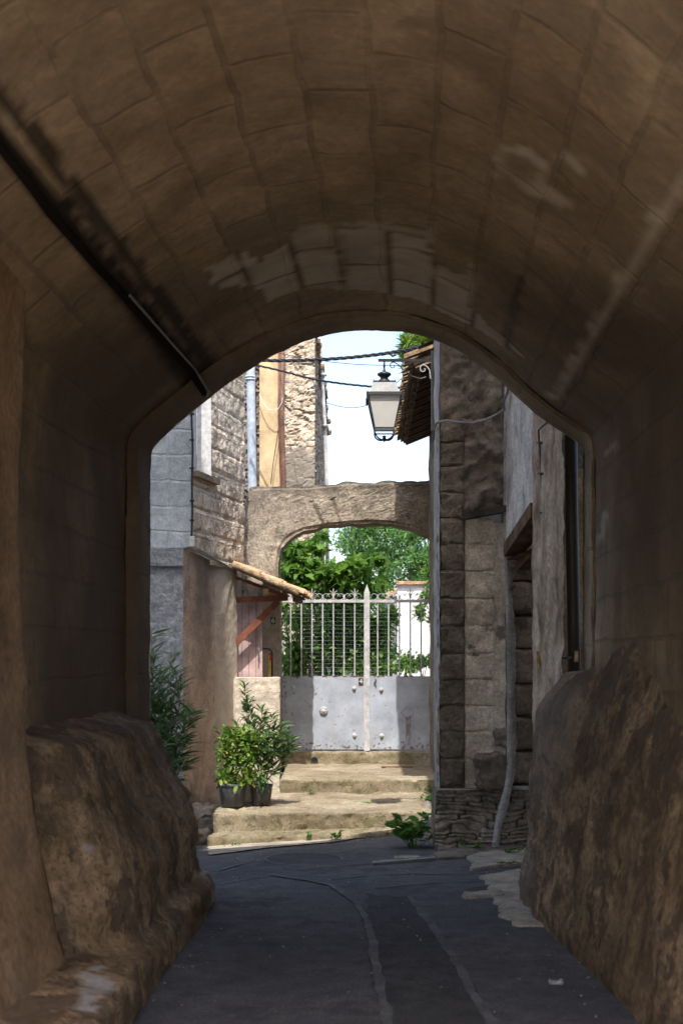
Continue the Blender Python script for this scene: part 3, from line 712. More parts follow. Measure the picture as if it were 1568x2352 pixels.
# ------------------------------------------------------------------ gate
YG = 16.05
gate = empty('garden_gate', (0.2, YG, .4), 'double grey metal gate with riveted sheet below and spiked bars above', 'gate')
def gx(px): return X(px, YG)
def gz(py): return Z(py, YG)
def leaf(x0, x1, name, lab, seed):
    b = MB(); nu, nv = 110, 100; RU = []
    def fn(u, v):
        x = lerp(x0, x1, u); z = lerp(gz(1721), gz(1553), v)
        low = sm(.20, 0, v); n = nz((x, 0, z), 26, 5, seed)
        r = 0
        if n > .82 - .62 * low - .38 * sm(.25, 0, u if seed == 1 else 1 - u): r = .9
        pq = proj(x, YG, z)
        if seed == 2 and 1645 < pq[1] < 1712 and abs(pq[0] - 936 - 5 * nz((x * 3, 0, 0), 20, 2)) < 6 and nz((x * 5, 0, z * .5), 14, 3) > -.15: r = .55
        if seed == 1 and pq[0] < 735 and pq[1] < 1640 and nz((x, 0, z), 17, 4, 9) > .62: r = .8
        if v > .985 and nz((x, 0, z), 10, 3, seed) > .1: r = 1
        RU.append(r)
        return (x, YG - .012 + .004 * nz((x, 0, z), 1.6, 3, seed), z), (x, z)
    b.grid(fn, nu, nv); b.at = {'rust': RU}
    return b.build(name, M['gate'], gate, smooth=True, label=lab)
leaf(gx(643), gx(839), 'sheet_panel', 'left sheet of the gate, with the round rosette', 1)
leaf(gx(847), 1.20, 'sheet_panel', 'right sheet of the gate, half in shade', 2)
b = MB(); b.box(gx(643), 1.2, YG + .02, YG + .03, gz(1716), gz(1557)); b.build('back_plate', M['gate'], gate)
b = MB(); b.box(gx(835.5), gx(848.5), YG - .05, YG - .0, gz(1724), gz(1362))
x0, x1 = gx(835.5), gx(848.5); t = gz(1362); b.add([(x0, YG - .05, t), (x1, YG - .05, t), (x1, YG, t), (x0, YG, t), ((x0+x1)/2, YG - .025, gz(1342))], [(0,1,4),(1,2,4),(2,3,4),(3,0,4)])
b.build('centre_post', M['gatebar'], gate)
for a, c in ((643, 836), (848, 1010)):
    b = MB(); b.box(gx(a), gx(c), YG - .025, YG + .01, gz(1384), gz(1377.5)); b.build('top_rail', M['gatebar'], gate)
bars = [642 + (238 + 88.4 * i) * .2934 / 1.0632 - 40.05 + 0 for i in range(-1, 8)]
bx = [(640 + (238 + 88.6 * i) * .2934) / 1.0632 for i in range(0, 7)] + [(640 + (960 + 90.5 * i) * .2934) / 1.0632 for i in range(0, 7)]
def scroll(cx, cz, s, r=.0035):
    pts = []
    for k in range(17):
        a = math.pi * (-.5) + s * math.pi * 1.45 * k / 16; rad = .038 - .0009 * k
        pts.append((cx + rad * math.cos(a) * 1, YG - .01, cz + rad * math.sin(a)))
    return pts
for i, px in enumerate(bx):
    top = 1350 if i % 2 == 0 else 1364
    b = MB(); x = gx(px); r = .0085
    b.tube([(x, YG - .008, gz(1553)), (x, YG - .008, gz(1384))], r, 8); b.tube([(x, YG - .008, gz(1553)), (x, YG - .008, gz(1548))], .013, 8)
    b.build('bar', M['gatebar'], gate)
    b = MB(); b.tube([(x, YG - .008, gz(1378)), (x, YG - .008, gz(top + 6)), (x, YG - .008, gz(top))], [.006, .006, .001], 8)
    if i % 2 == 0:
        for s_ in (-1, 1):
            b.tube([(x + s_ * (.006 + .045 * (1 - math.cos(t * 1.45))), YG - .008, gz(1371) + .075 * math.sin(t * 1.45)) for t in [k / 7 for k in range(8)]], .0038, 6)
    b.build('spike', M['gatebar'], gate)
    if i not in (6, 13):
        for s_ in (-1, 1):
            xm = (gx(px) + gx(bx[i + 1])) / 2 if i + 1 < len(bx) else x
            cx_ = x + .066 if s_ == -1 else gx(bx[i + 1]) - .066
    for s_ in (-1, 1):
        if i == 0 and s_ == -1: continue
        cx_ = x + s_ * .043; b = MB()
        pts = []
        for k in range(20):
            a = -math.pi / 2 + (k / 19) * math.pi * 1.5 * (-s_) ; rad = .036
            pts.append((cx_ + rad * math.cos(a), YG - .008, gz(1378) + .040 + rad * math.sin(a)))
        b.tube(pts, .0035, 6); b.build('scroll', M['gatebar'], gate)
# mesh wires
b = MB()
for i in range(19):
    z = lerp(gz(1551), gz(1392), i / 18); b.tube([(gx(690) if i < 15 else gx(648), YG + .008, z), (gx(1005), YG + .008, z + .004 * math.sin(i))], .0009, 4)
b.build('horizontal_wire', M['wire'], gate)
b = MB()
for px in (712, 720, 738, 746, 755, 776, 786, 806, 828, 865, 884, 908, 932, 941, 955, 965, 975, 985):
    b.tube([(gx(px), YG + .012, gz(1551)), (gx(px + .6), YG + .012, gz(1392))], .0012, 4)
b.build('vertical_wire', M['gwire'], gate)
def bolt(px, py, r=.021):
    c = P(px, py, YG - .012); b = MB(); b.lathe((0, 0, 0), [(r * 1.5, 0), (r * 1.4, .006), (r, .008), (r, .018), (r * .6, .028), (0, .03)], 10)
    b.v = [(c.x + x, c.y - z, c.z + y) for x, y, z in b.v]; b.build('bolt', M['gatebar'], gate, smooth=False)
for p in ((672, 1578), (813, 1581), (875, 1584), (814, 1689), (876, 1690)): bolt(*p)
c = P(743, 1632, YG - .012); b = MB(); b.lathe((0, 0, 0), [(.052, 0), (.050, .008), (.042, .018), (.030, .024), (.018, .036), (0, .04)], 24)
for k in range(10):
    a = k * math.pi / 5; q = (.040 * math.cos(a), .040 * math.sin(a), .018); b.tube([(q[0] * .5, q[1] * .5, .026), q, (q[0] * 1.25, q[1] * 1.25, .006)], [.006, .011, .004], 6)
b.v = [(c.x + x, c.y - z, c.z + y) for x, y, z in b.v]; b.build('rosette', M['gatebar'], gate, smooth=True)
b = MB(); c = P(861, 1568, YG - .02); b.tube([(c.x + .012 * math.sin(k * .9), c.y - .006, c.z + .045 - k * .0095) for k in range(10)], .006, 6); b.build('handle', M['slab'], gate)
b = MB(); dz = lambda px, py: P(px, py, YG - .016)
b.tube([dz(920, 1637), dz(935, 1652), dz(950, 1638), dz(936, 1622), dz(920, 1637)], .0022, 5); b.tube([dz(935, 1652), dz(936, 1648), dz(936, 1690)], .002, 5); b.build('wire_loop', M['pipebrown'], gate)
def text_mesh(ch, size, c, name, mtl, parent):
    cu = bpy.data.curves.new('t', 'FONT'); cu.body = ch; cu.size = size; cu.extrude = .0015; cu.align_x = 'CENTER'; cu.align_y = 'CENTER'
    to = bpy.data.objects.new('t', cu); COL.objects.link(to); dg = bpy.context.evaluated_depsgraph_get(); me = to.evaluated_get(dg).to_mesh()
    b = MB(); b.add([(c.x + v.co.x, c.y - v.co.z, c.z + v.co.y) for v in me.vertices], [tuple(p.vertices) for p in me.polygons])
    bpy.data.objects.remove(to); return b.build(name, mtl, parent)
c = P(829.5, 1565, YG - .022)
npl = empty('number_plate', c, 'small dark plate with white number 4 at the top of the left gate leaf', 'number plate')
b = MB(); b.box(c.x - .034, c.x + .022, c.y, c.y + .006, c.z - .04, c.z + .04); b.build('plate', M['black'], npl); text_mesh('4', .085, c + Vector((-.006, -.002, 0)), 'digit', M['numwhite'], npl)

# ------------------------------------------------------------------ stone arch over the gate
YA = 15.72
arch = empty('stone_arch', (0, YA, 0), 'weathered low stone arch spanning the lane above the grey gate', 'arch')
intr = [(640, 1700), (640, 1500), (640, 1400), (640, 1292), (646, 1262), (664, 1237), (700, 1218), (750, 1208), (800, 1203), (850, 1200), (900, 1203), (950, 1214), (994, 1234), (996, 1300), (998, 1400), (1003, 1500), (1006, 1700)]
topl = [(555, 1118), (640, 1117), (700, 1118), (760, 1112), (790, 1108), (860, 1108), (885, 1105), (960, 1104), (1010, 1104), (1060, 1104)]
def interp(pts, x):
    for i in range(len(pts) - 1):
        if pts[i][0] <= x <= pts[i+1][0]: return lerp(pts[i][1], pts[i+1][1], (x - pts[i][0]) / (pts[i+1][0] - pts[i][0]))
    return pts[0][1] if x < pts[0][0] else pts[-1][1]
ip = smooth_poly(resample(intr, 6), 2)
def rough_ring():
    DA = []; b = MB(); n = len(ip); m_ = 26; outer = []
    cx_, cy_ = 820, 1300
    for p in ip:                                       # outer boundary point for every inner point
        if p.y > 1292 and p.x < 700: outer.append(Vector((548, p.y)))
        elif p.y > 1240 and p.x > 990: outer.append(Vector((1060, p.y)))
        else:
            t = (p.x - 640) / (996 - 640); ox = lerp(548, 1060, max(0, min(1, t)))
            if p.x < 664: oy = lerp(1292, interp(topl, 560), sm(1292, 1240, p.y) ** .6); ox = lerp(548, 575, sm(1292, 1237, p.y))
            else: oy = interp(topl, ox)
            outer.append(Vector((ox, oy)))
    def fn(u, v):
        i = round(u * (n - 1)); q = ip[i].lerp(outer[i], v)
        jx = 4 * nz((q.x * .03, q.y * .03, 0), 1, 4, 2)
        if v < .001 or v > .999: q = q + Vector((jx * .5, jx))
        p = P(q.x, q.y, YA)
        # plaster at the lower left is smoother, voussoirs stand out on the right
        am = lerp(.008, .016, sm(690, 760, q.x))
        ang = math.atan2(cy_ + 250 - ip[i].y, ip[i].x - cx_); g = (ang * 9.5) % 1
        joint = 0
        if q.x > 700 and v < .62: joint = -.03 * (1 - sm(.0, .07, min(g, 1 - g)))
        h_ = am * nz((p.x, 0, p.z), 3.5, 5, 1) + .010 * abs(nz((p.x, 0, p.z), 22, 4, 4)) + joint * .6 + .012 * mn.noise(Vector((math.floor(ang * 9.5) * 4.1, 0, 2))) * (q.x > 700)
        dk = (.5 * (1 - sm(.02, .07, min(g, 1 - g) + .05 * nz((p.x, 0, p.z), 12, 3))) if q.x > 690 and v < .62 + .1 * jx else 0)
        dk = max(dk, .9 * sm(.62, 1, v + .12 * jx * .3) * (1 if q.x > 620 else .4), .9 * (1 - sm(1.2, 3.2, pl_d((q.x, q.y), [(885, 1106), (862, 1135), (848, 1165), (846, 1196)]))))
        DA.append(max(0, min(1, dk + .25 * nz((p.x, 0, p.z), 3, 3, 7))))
        if v < .05: h_ -= .02
        if v > .95: h_ -= .02
        return (p.x, YA - h_, p.z), (p.x, p.z)
    b.grid(fn, n - 1, m_, False)
    vf = b.v[:]
    # soffit and top, .42 m deep
    for row, fl in ((0, True), (m_, False)):
        base = [vf[row * n + i] for i in range(n)]
        def fs_(u, v):
            i = round(u * (n - 1)); p = base[i]
            return (p[0], p[1] + .02 + v * .42 - .02 * (v == 0), p[2] + .015 * nz((p[0], v * .5, p[2]), 6, 3) * (v > 0)), (p[0], v * .4)
        b.grid(fs_, n - 1, 6, fl)
    b.grid(lambda u, v: ((vf[round(v * m_) * n + round(u * (n - 1))][0], YA + .42, vf[round(v * m_) * n + round(u * (n - 1))][2]), (0, 0)), n - 1, m_, True)
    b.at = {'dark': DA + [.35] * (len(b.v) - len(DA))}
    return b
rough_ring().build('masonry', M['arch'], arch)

# ------------------------------------------------------------------ left house
lh = empty('grey_corner_house', (-2.2, 13.6, 0), 'grey painted stone house at the left of the lane, its lower storey rendered', 'house')
cA = (X(421, 13.5), 13.5); cM = (X(492, 14.42), 14.42); cB = (X(545, 15.0), 15.0)
uA = (X(443, 13.6), 13.6); uB = (X(562, 15.4), 15.4)
b = MB(); b.wall((-5, 13.5), cA, -.4, 2.50, .03, .012, 14, 1); b.build('lower_wall', M['stucco'], lh, smooth=True, label='grey stuccoed lower wall')
b = MB(); b.wall((-5, 13.46), (cA[0], 13.46), 2.50, 2.69, .03, .008, 14, 2)
b.add([(-5, 13.46, 2.5), (cA[0], 13.46, 2.5), (cA[0], 13.5, 2.5), (-5, 13.5, 2.5)], [(0,3,2,1)])
b.add([(-5, 13.46, 2.69), (cA[0], 13.46, 2.69), (uA[0], 13.62, 2.705), (-5, 13.62, 2.705)], [(0,1,2,3)]); b.build('string_course', M['stucco'], lh, smooth=False)
b = MB(); b.wall((-5, 13.6), uA, 2.69, 8, .03, .006, 10, 3); b.build('upper_wall', M['painted'], lh, smooth=True, label='grey painted block upper wall')
# rendered lower side wall facing the lane
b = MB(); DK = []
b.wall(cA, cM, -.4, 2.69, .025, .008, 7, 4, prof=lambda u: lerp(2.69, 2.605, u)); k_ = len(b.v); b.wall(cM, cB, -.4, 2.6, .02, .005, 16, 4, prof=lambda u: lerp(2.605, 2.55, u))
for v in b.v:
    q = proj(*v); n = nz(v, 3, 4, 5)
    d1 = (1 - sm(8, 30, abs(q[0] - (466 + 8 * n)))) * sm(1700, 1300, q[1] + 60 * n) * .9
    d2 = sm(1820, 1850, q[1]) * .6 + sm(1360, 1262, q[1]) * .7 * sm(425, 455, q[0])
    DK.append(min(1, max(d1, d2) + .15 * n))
b.at = {'dark': DK, 'grey': [max(0, sm(470, 515, proj(*v)[0] + 14 * nz(v, 3, 3, 2)) * (.85 + .3 * nz(v, 4, 3, 1))) for v in b.v]}; b.build('side_render', M['warm'], lh, smooth=True, label='warm brown rendered base of the side wall, stained black')  # grey mask paints sunlight onto the far part of the wall
b = MB(); b.add([(cA[0], 13.46, 2.69), (cB[0], 15.0, 2.55), (uB[0] - .02, 15.5, 2.55), (uA[0], 13.6, 2.72)], [(0,1,2,3)]); b.build('ledge', M['edge'], lh)
# upper side wall of coursed stone with a corner window
ud = Vector(uB) - Vector(uA); UL = ud.length; ud.normalize()
def upt(s, off=0): return (uA[0] + ud.x * s + ud.y * off, uA[1] + ud.y * s - ud.x * off)
def crs(u, z):
    row = math.floor(z / .24); f = (z / .24) % 1; k = ((u + (row % 2) * .27 + 5.2 * mn.noise(Vector((row, 0, 3)))) / .55) % 1
    d = -.022 * (1 - sm(0, .12, min(f, 1 - f) + .05 * mn.noise(Vector((u * 6, z * 6, 0))))) - .014 * (1 - sm(0, .05, min(k, 1 - k)))
    return d + .014 * mn.noise(Vector((row * 3.1, math.floor((u) / .55) * 2.2, 7)))
b = MB(); sW = .60
b.wall(upt(.03), upt(sW), 2.69, 3.46, .025, .012, 8, 5, crs); b.wall(upt(sW), upt(UL), 2.56, 8, .025, .016, 8, 5, crs, u0=sW)
b.build('side_stonework', M['sidebrick'], lh, smooth=False, label='coursed rough stone side wall, sunlit')
b = MB(); p0 = upt(.03, -.16); p1 = upt(sW - .02, -.16); b.add([(*p0, 3.46), (*p1, 3.46), (*p1, 8), (*p0, 8)], [(0,1,2,3)])
wnd = b.build('window', M['shutter'], lh, loc=Vector((*p0, 3.46)))
b = MB(); q0 = upt(sW, 0.0); q1 = upt(sW, -.16); b.add([(*q1, 3.46), (*q0, 3.46), (*q0, 8), (*q1, 8)], [(0,1,2,3)]); b.build('reveal', M['boxwhite'], wnd)
b = MB(); f0 = upt(.05, -.1); b.bar((*f0, 3.46), (*f0, 8), .03, .03, (1, 0, 0)); b.build('frame', M['boxwhite'], wnd)
b = MB(); a = upt(0, .06); c = upt(sW + .14, .06); d_ = upt(sW + .14, -.16); e_ = upt(0, -.16)
for z in (3.43, 3.50): pass
b.add([(*a, 3.44), (*c, 3.44), (*d_, 3.44), (*e_, 3.44), (*a, 3.50), (*c, 3.50), (*d_, 3.50), (*e_, 3.50)], [(3,2,1,0),(4,5,6,7),(0,1,5,4),(1,2,6,5),(2,3,7,6),(3,0,4,7)])
b.build('sill', M['sill'], wnd)
b = MB(); b.box(-5.05, -1.5, 15.9, 16.0, 0, 8); b.build('back_wall', M['painted'], lh)
# cable and box on the corner
cb = empty('corner_cable', P(441, 1240, 13.5), 'black cable down the corner of the grey house ending in a white junction box', 'cable')
b = MB(); b.tube([P(438, 850, 13.5), P(440, 950, 13.52), P(443, 1030, 13.52), P(441, 1110, 13.52), P(442, 1180, 13.52), P(440, 1236, 13.5)], .011, 8)
for py in (950, 1010, 1075, 1150, 1195): b.box(X(436, 13.5), X(446, 13.5), 13.49, 13.54, Z(py, 13.5) - .008, Z(py, 13.5) + .008)
b.build('cable', M['cable'], cb)
b = MB(); b.rbox(X(436, 13.45), X(448, 13.45), 13.40, 13.46, Z(1256, 13.45), Z(1232, 13.45), .02, 0, 1, 0, .006); b.build('junction_box', M['boxwhite'], cb)
b = MB(); b.tube([P(330, 1265, 13.43), P(390, 1259, 13.43), P(425, 1258, 13.43), P(438, 1255, 13.42)], .005, 6); b.tube([P(448, 1256, 13.42), P(470, 1268, 13.75), P(500, 1286, 14.2), P(535, 1308, 14.85)], .006, 6)
b.build('thin_cable', M['cablegrey'], cb)

# ------------------------------------------------------------------ low wall, door, pillar with number 6
b = MB(); b.rbox(-1.32, X(643, 14.9), 14.9, 15.1, -.1, Z(1556, 14.9), .04, .006, 14, 3, .012)
tag(b.build('low_wall', M['lowwall'], loc=(-.95, 15, 0)), 'low cream roughcast wall in front of the pink door', 'wall')
b = MB(); b.rbox(X(603, 15.6), X(643.5, 15.6), 15.6, 16.1, 0, Z(1335, 15.6), .05, .006, 5, 2, .01)
tag(b.build('gate_pillar', M['beige'], loc=(-.85, 15.7, 0)), 'beige plastered pillar between the pink door and the grey gate', 'pillar')
dw = empty('porch_wall', (-1.2, 15.75, 0), 'beige wall under the tiled awning that holds the pink door', 'wall')
b = MB(); b.wall((-1.6, 15.72), (X(606, 15.72), 15.72), -.1, 2.62, .06, .006, 5, 3); b.build('wall', M['beige'], dw)
do = empty('plank_door', (-1.1, 15.6, .3), 'dusty pink plank door under the awning, partly sunlit', 'door')
b = MB()
xs = [X(q_, 15.15) for q_ in (538, 556, 572, 588, 603)]
for i in range(4): b.box(xs[i] + .002, xs[i+1] - .002, 15.15, 15.18, .1, Z(1376, 15.15))
b.build('planks', M['pink'], do)
b = MB(); b.box(xs[0], xs[4], 15.182, 15.2, .1, Z(1376, 15.15)); b.build('backing', M['wood_old'], do)
b = MB(); c = P(606, 1500, 15.55); b.tube([P(589, 1383, 15.12), P(590, 1440, 15.12), P(594, 1500, 15.12)], .005, 6); b.tube([P(592, 1483, 15.11), P(595, 1495, 15.09), P(593, 1520, 15.11)], .008, 6); b.build('latch_bar', M['wire'], do)
c = P(627, 1425.5, 15.57); npl = empty('number_plate', c, 'small dark plate with white number 6 on the beige pillar', 'number plate')
b = MB(); b.box(c.x - .030, c.x + .030, c.y, c.y + .012, c.z - .042, c.z + .042); b.build('plate', M['black'], npl); text_mesh('6', .085, c + Vector((0, -.002, 0)), 'digit', M['numwhite'], npl)
# folded chair leaning behind the low wall
fc = empty('folding_chair', P(608, 1553, 15.4), 'folded garden chair with yellow webbing leaning behind the low wall', 'chair')
b = MB(); pts = [P(590, 1600, 15.35), P(590, 1500, 15.42), P(593, 1493, 15.42), P(600, 1490, 15.42), P(615, 1490, 15.42), P(622, 1493, 15.42), P(625, 1501, 15.42), P(625, 1600, 15.35)]
b.tube(pts, .009, 8); b.build('frame', M['black'], fc)
b = MB()
for i in range(5): b.bar(P(591, 1512 + i * 12, 15.40), P(621, 1512 + i * 12, 15.40), .01, .008)
b.build('slats', M['wood_pale'], fc)
b = MB(); b.bar(P(619, 1505, 15.39), P(620, 1600, 15.36), .012, .03, (1, 0, 0)); b.build('webbing', M['yellow'], fc)
b = MB(); b.tube([P(619, 1500, 15.37), P(623, 1507, 15.37), P(620, 1516, 15.37)], .013, 6); b.build('clip', M['red'], fc)

# ------------------------------------------------------------------ tiled awning
aw = empty('tiled_awning', (-.9, 15.2, 2.3), 'small clay tile awning on red-brown timber brackets over the pink door', 'awning')
def wb(name, a, c, w_, h_, m='wood_red'):
    b = MB(); b.bar(a, c, w_, h_); return b.build(name, M[m], aw)
wb('beam', P(543, 1378, 15.0), P(661, 1373, 15.0), .07, .066)
wb('brace', P(541, 1478, 15.0), P(640, 1381, 15.0), .06, .075)
wb('rafter', P(543, 1327, 14.92), P(662, 1371, 14.92), .05, .035)
wb('purlin', P(611, 1358, 14.87), P(611, 1358, 15.6), .06, .06, 'wood_pale')
wb('purlin', P(678, 1376, 14.85), P(690, 1380, 15.6), .06, .06, 'wood_old')
wb('post', P(612, 1364, 14.95), P(612, 1372, 14.95), .05, .05)
# deck and tiles, in a frame that runs down the slope (s) and along the lane (t)
A0 = P(533, 1303, 14.75); A1 = P(684, 1368, 14.75); B0 = P(548, 1312, 15.66); B1 = P(700, 1380, 15.66)
def sl_(s, t, up=0):
    p = A0.lerp(A1, s).lerp(B0.lerp(B1, s), t); return Vector((p.x + up * .42, p.y, p.z + up * .9))
b = MB()
vs = [sl_(0,0), sl_(1,0), sl_(1,1), sl_(0,1), sl_(0,0,.02), sl_(1,0,.02), sl_(1,1,.02), sl_(0,1,.02)]
b.add(vs, [(3,2,1,0),(4,5,6,7),(0,1,5,4),(1,2,6,5),(2,3,7,6),(3,0,4,7)]); b.build('deck', M['eavewood'], aw)
b = MB(); nt = 8
for k in range(nt):
    for seg in range(3):
        s0 = seg / 3 - .02; s1 = (seg + 1) / 3 + .05 + .02 * random.random(); lift = .03 + .012 * seg * 0
        t0 = (k + .5) / nt; vs = []; m_ = 8
        for (s_, up0, rr) in ((s0, .030, .050), (s1, .045, .058)):
            for side in (1, .86):
                for j in range(m_ + 1):
                    a = math.pi * j / m_; c = sl_(s_, t0, up0 + rr * side * math.sin(a)); vs.append(Vector((c.x, c.y + rr * side * math.cos(a), c.z)))
        n1 = m_ + 1; fs = []
        for j in range(m_):
            fs += [(j, j+1, 2*n1+j+1, 2*n1+j), (n1+j+1, n1+j, 3*n1+j, 3*n1+j+1), (2*n1+j, 2*n1+j+1, 3*n1+j+1, 3*n1+j), (j+1, j, n1+j, n1+j+1)]
        b.add(vs, fs)
b.build('roof_tiles', M['tile'], aw)
b = MB()                                               # mossy mortar fillet along the front verge
def vf_(u, v):
    a = v * math.pi * 1.15 - .5; c = sl_(u, 0, .028); r_ = .036 + .006 * nz((u * 3, v, 0), 2)
    return (c.x + .2 * r_ * math.cos(a), c.y - .03 + -r_ * math.sin(a) * .9, c.z + r_ * math.cos(a) * .95), (u, v)
b.grid(vf_, 40, 8, True); b.build('verge', M['tile_old'], aw, smooth=True)

# ------------------------------------------------------------------ ochre building beyond the arch
ob = empty('ochre_building', (-.9, 18.5, 0), 'tall ochre and rubble stone building rising behind the stone arch', 'building')
YO = 18.5
def ox(px, Y=YO): return X(px, Y)
b = MB(); b.wall((ox(596), YO), (ox(646), YO), .3, 7.5, .08, .006, 3, 1); b.build('ochre_wall', M['ochre'], ob, smooth=True)
def rub(p, cell=.13):
    q = Vector((p[0] / cell + .5 * mn.noise(Vector(p) * 4), p[1] / cell, p[2] / cell * 1.7 + .5 * mn.noise(Vector(p) * 3)))
    d, _ = mn.voronoi(q); return d[1] - d[0], _[0]
def rubble(b, a, c, z0, z1, res, amp, cem=None, prof=None, cell=.13):
    D = []; C = []; s0 = len(b.v)
    a = Vector(a); c = Vector(c); L_ = (c - a).length; d = (c - a) / L_; n = Vector((d.y, -d.x))
    nu = int(L_ / res); nv = int((z1 - z0) / res)
    def fn(u, v):
        zt = z1 if prof is None else prof(u); q = a + d * u * L_; z = lerp(z0, zt, v)
        e, cell_p = rub((q.x, q.y, z), cell); j = (1 - sm(.0, .16, e)) * sm(-.5, .2, nz((q.x, q.y, z), 4, 2, 3))
        hh = -amp * j + amp * .7 * mn.noise(Vector(cell_p) * 9.1) + .012 * nz((q.x, q.y, z), 14, 3)
        cm = cem(q.x, q.y, z) if cem else 0
        D.append(j * .8 * (1 - cm)); C.append(cm)
        return (q.x + n.x * hh * (1 - .7 * cm), q.y + n.y * hh * (1 - .7 * cm), z), (u * L_, z)
    b.grid(fn, nu, nv); return D, C
def mk_rub(name, a, c, z0, z1, res, amp, mtl, parent, cem=None, prof=None, cell=.13, label=None):
    b = MB(); D, C = rubble(b, a, c, z0, z1, res, amp, cem, prof, cell); b.at = {'dark': D, 'cem': C}; return b.build(name, mtl, parent, label=label)
def cemf(x, y, z):
    p = proj(x, y, z); return sm(1020, 1050, p[1] + 20 * nz((x, y, z), 6, 3)) * (1 if p[1] < 1180 else .3)
mk_rub('rubble_wall', (ox(652), YO - .03), (ox(723), YO - .03), .3, 6.3, .022, .030, M['rubble'], ob, cemf, None, .16)
rt = lambda u: lerp(6.12, 5.2, u)
mk_rub('side_wall', (ox(723), YO - .03), (X(746, 21.5), 21.5), .3, 6.1, .03, .05, M['cement'], ob, None, rt, .11)
mk_rub('rubble_margin', (X(556, 18.6), 18.6), (ox(597), YO + .02), .3, 7.5, .03, .05, M['cement'], ob, None, None, .10)
b = MB(); b.tube([P(574, 780, 18.38), P(576, 870, 18.38), P(578, 1000, 18.38), P(580, 1112, 18.38), P(583, 1400, 18.38)], .062, 14)
for py in (866, 872): b.tube([P(575, py - 2, 18.38), P(575, py + 2, 18.38)], .074, 14)
b.build('downpipe', M['pipe'], ob, smooth=True, label='pale blue-grey downpipe')
b = MB(); b.tube([P(649, 780, 18.36), P(647, 960, 18.36), P(652, 1112, 18.36), P(656, 1400, 18.36)], .034, 10); b.tube([P(642, 780, 18.4), P(641, 960, 18.4), P(646, 1112, 18.4), P(650, 1400, 18.4)], .02, 10)
b.build('downpipe', M['pipebrown'], ob, smooth=True, label='rusty brown downpipe')
b = MB(); b.tube([P(735, 740, 19.5), P(737, 830, 19.5), P(745, 960, 19.5), P(750, 1112, 19.5), P(752, 1300, 19.5)], .030, 10)
for py in (858, 975): b.tube([P(743 if py < 900 else 746, py, 19.45), P(743.3 if py < 900 else 746.4, py + 6, 19.45)], .05, 8)
b.build('downpipe', M['pipewhite'], ob, smooth=True, label='pale grey downpipe along the right edge')
b = MB()                                                # ragged tile verge seen against the sky
for i in range(26):
    t = i / 25; p = Vector((ox(723), YO, 6.16)).lerp(Vector((X(752, 21.5), 21.5, 5.25)), t); rr = random.uniform(-1, 1)
    b.rbox(p.x - .12, p.x + .06 + .03 * rr, p.y - .05, p.y + .09, p.z - .05, p.z + .02 + .02 * rr, .05, .02, 9, i, .02)
b.build('roof_tiles', M['tile_old'], ob)
b = MB(); b.box(ox(558), ox(722), YO + .1, 22, 6.0, 6.1); b.build('roof', M['tile_old'], ob)
b = MB(); b.tube([P(595, 905, 18.40), P(604, 925, 18.38), P(615, 940, 18.36), P(628, 943, 18.34), P(640, 938, 18.33), P(648, 924, 18.32), P(649, 912, 18.32)], .006, 6)
tag(b.build('hanging_cable', M['boxwhite'], loc=P(620, 940, 18.37)), 'thin pale cable looping across the ochre wall', 'cable')
b = MB(); b.tube([P(641, 970, 18.40), P(636, 1010, 18.40), P(628, 1060, 18.40), P(622, 1112, 18.40)], .006, 6)
tag(b.build('hanging_cable', M['cable'], loc=P(636, 1010, 18.4)), 'thin dark cable slanting down the ochre wall beside the brown downpipe', 'cable')

# ------------------------------------------------------------------ white outbuilding behind the gate
wh = empty('white_outbuilding', (1.8, 22, 0), 'low white wall with terracotta coping behind the right leaf of the gate', 'outbuilding')
b = MB(); b.box(X(912, 22), 4.5, 22, 22.2, .3, Z(1343, 22)); b.build('wall', M['white'], wh)
b = MB(); b.rbox(X(909, 22), 4.5, 21.93, 22.25, Z(1343, 22), Z(1335, 22), .08, .01, 8, 1, .01); b.build('coping', M['tile'], wh)
b = MB(); b.add([(X(882, 23), 22.6, .3), (X(914, 23), 22.6, .3), (X(914, 23), 22.6, Z(1366, 22.6)), (X(882, 23), 22.6, Z(1378, 22.6))], [(0,1,2,3)]); b.build('side_wall', M['edge'], wh)
b = MB()
for i in range(9):
    p = P(880 + i * 4, 1374 - i * 2.2, 22.5); b.tube([p, p + Vector((.01, .3, .04))], .028, 8)
b.build('roof_tiles', M['tile'], wh)

# ------------------------------------------------------------------ right side: dark stone pillar, recessed wall, shop wall
YP = 11.0
rh = empty('dark_stone_pillar', (1.1, 11.2, 0), 'dark ashlar pillar and walled-up bay right of the gate, in shade', 'pillar')
def pz(py): return Z(py, YP)
xL = X(1010, YP); xM = X(1067, YP); xR = X(1160, YP)
rows = [1930, 1870, 1805, 1742, 1680, 1620, 1560, 1500, 1438, 1374, 1310, 1250, 1189, 1130, 1070, 1015, 965]
b = MB()
for i in range(len(rows) - 1):
    b.rbox(xL, xM - .004, YP, YP + .30, pz(rows[i]) + .002, pz(rows[i+1]) - .004, .02, .018, 8, i, .012)
b.box(xL + .012, xM, YP + .03, YP + .29, pz(1930), pz(965))
b.build('quoin_stones', M['darkstone'], rh)
b = MB()
for i in range(len(rows) - 5):
    b.rbox(xM + .003, X(1135, YP) + .0, YP + .025, YP + .3, pz(rows[i]) + .003, pz(rows[i+1]) - .003, .02, .014, 6, i + 30, .010)
b.box(xM, xR - .01, YP + .05, YP + .28, pz(1930), pz(1200)); 
b.build('infill_stones', M['palestone'], rh)
b = MB(); b.rbox(X(1135, YP), xR + .01, YP + .04, YP + .3, pz(1930), pz(1200), .05, .012, 4, 5, .01); b.build('infill_edge', M['palestone'], rh)
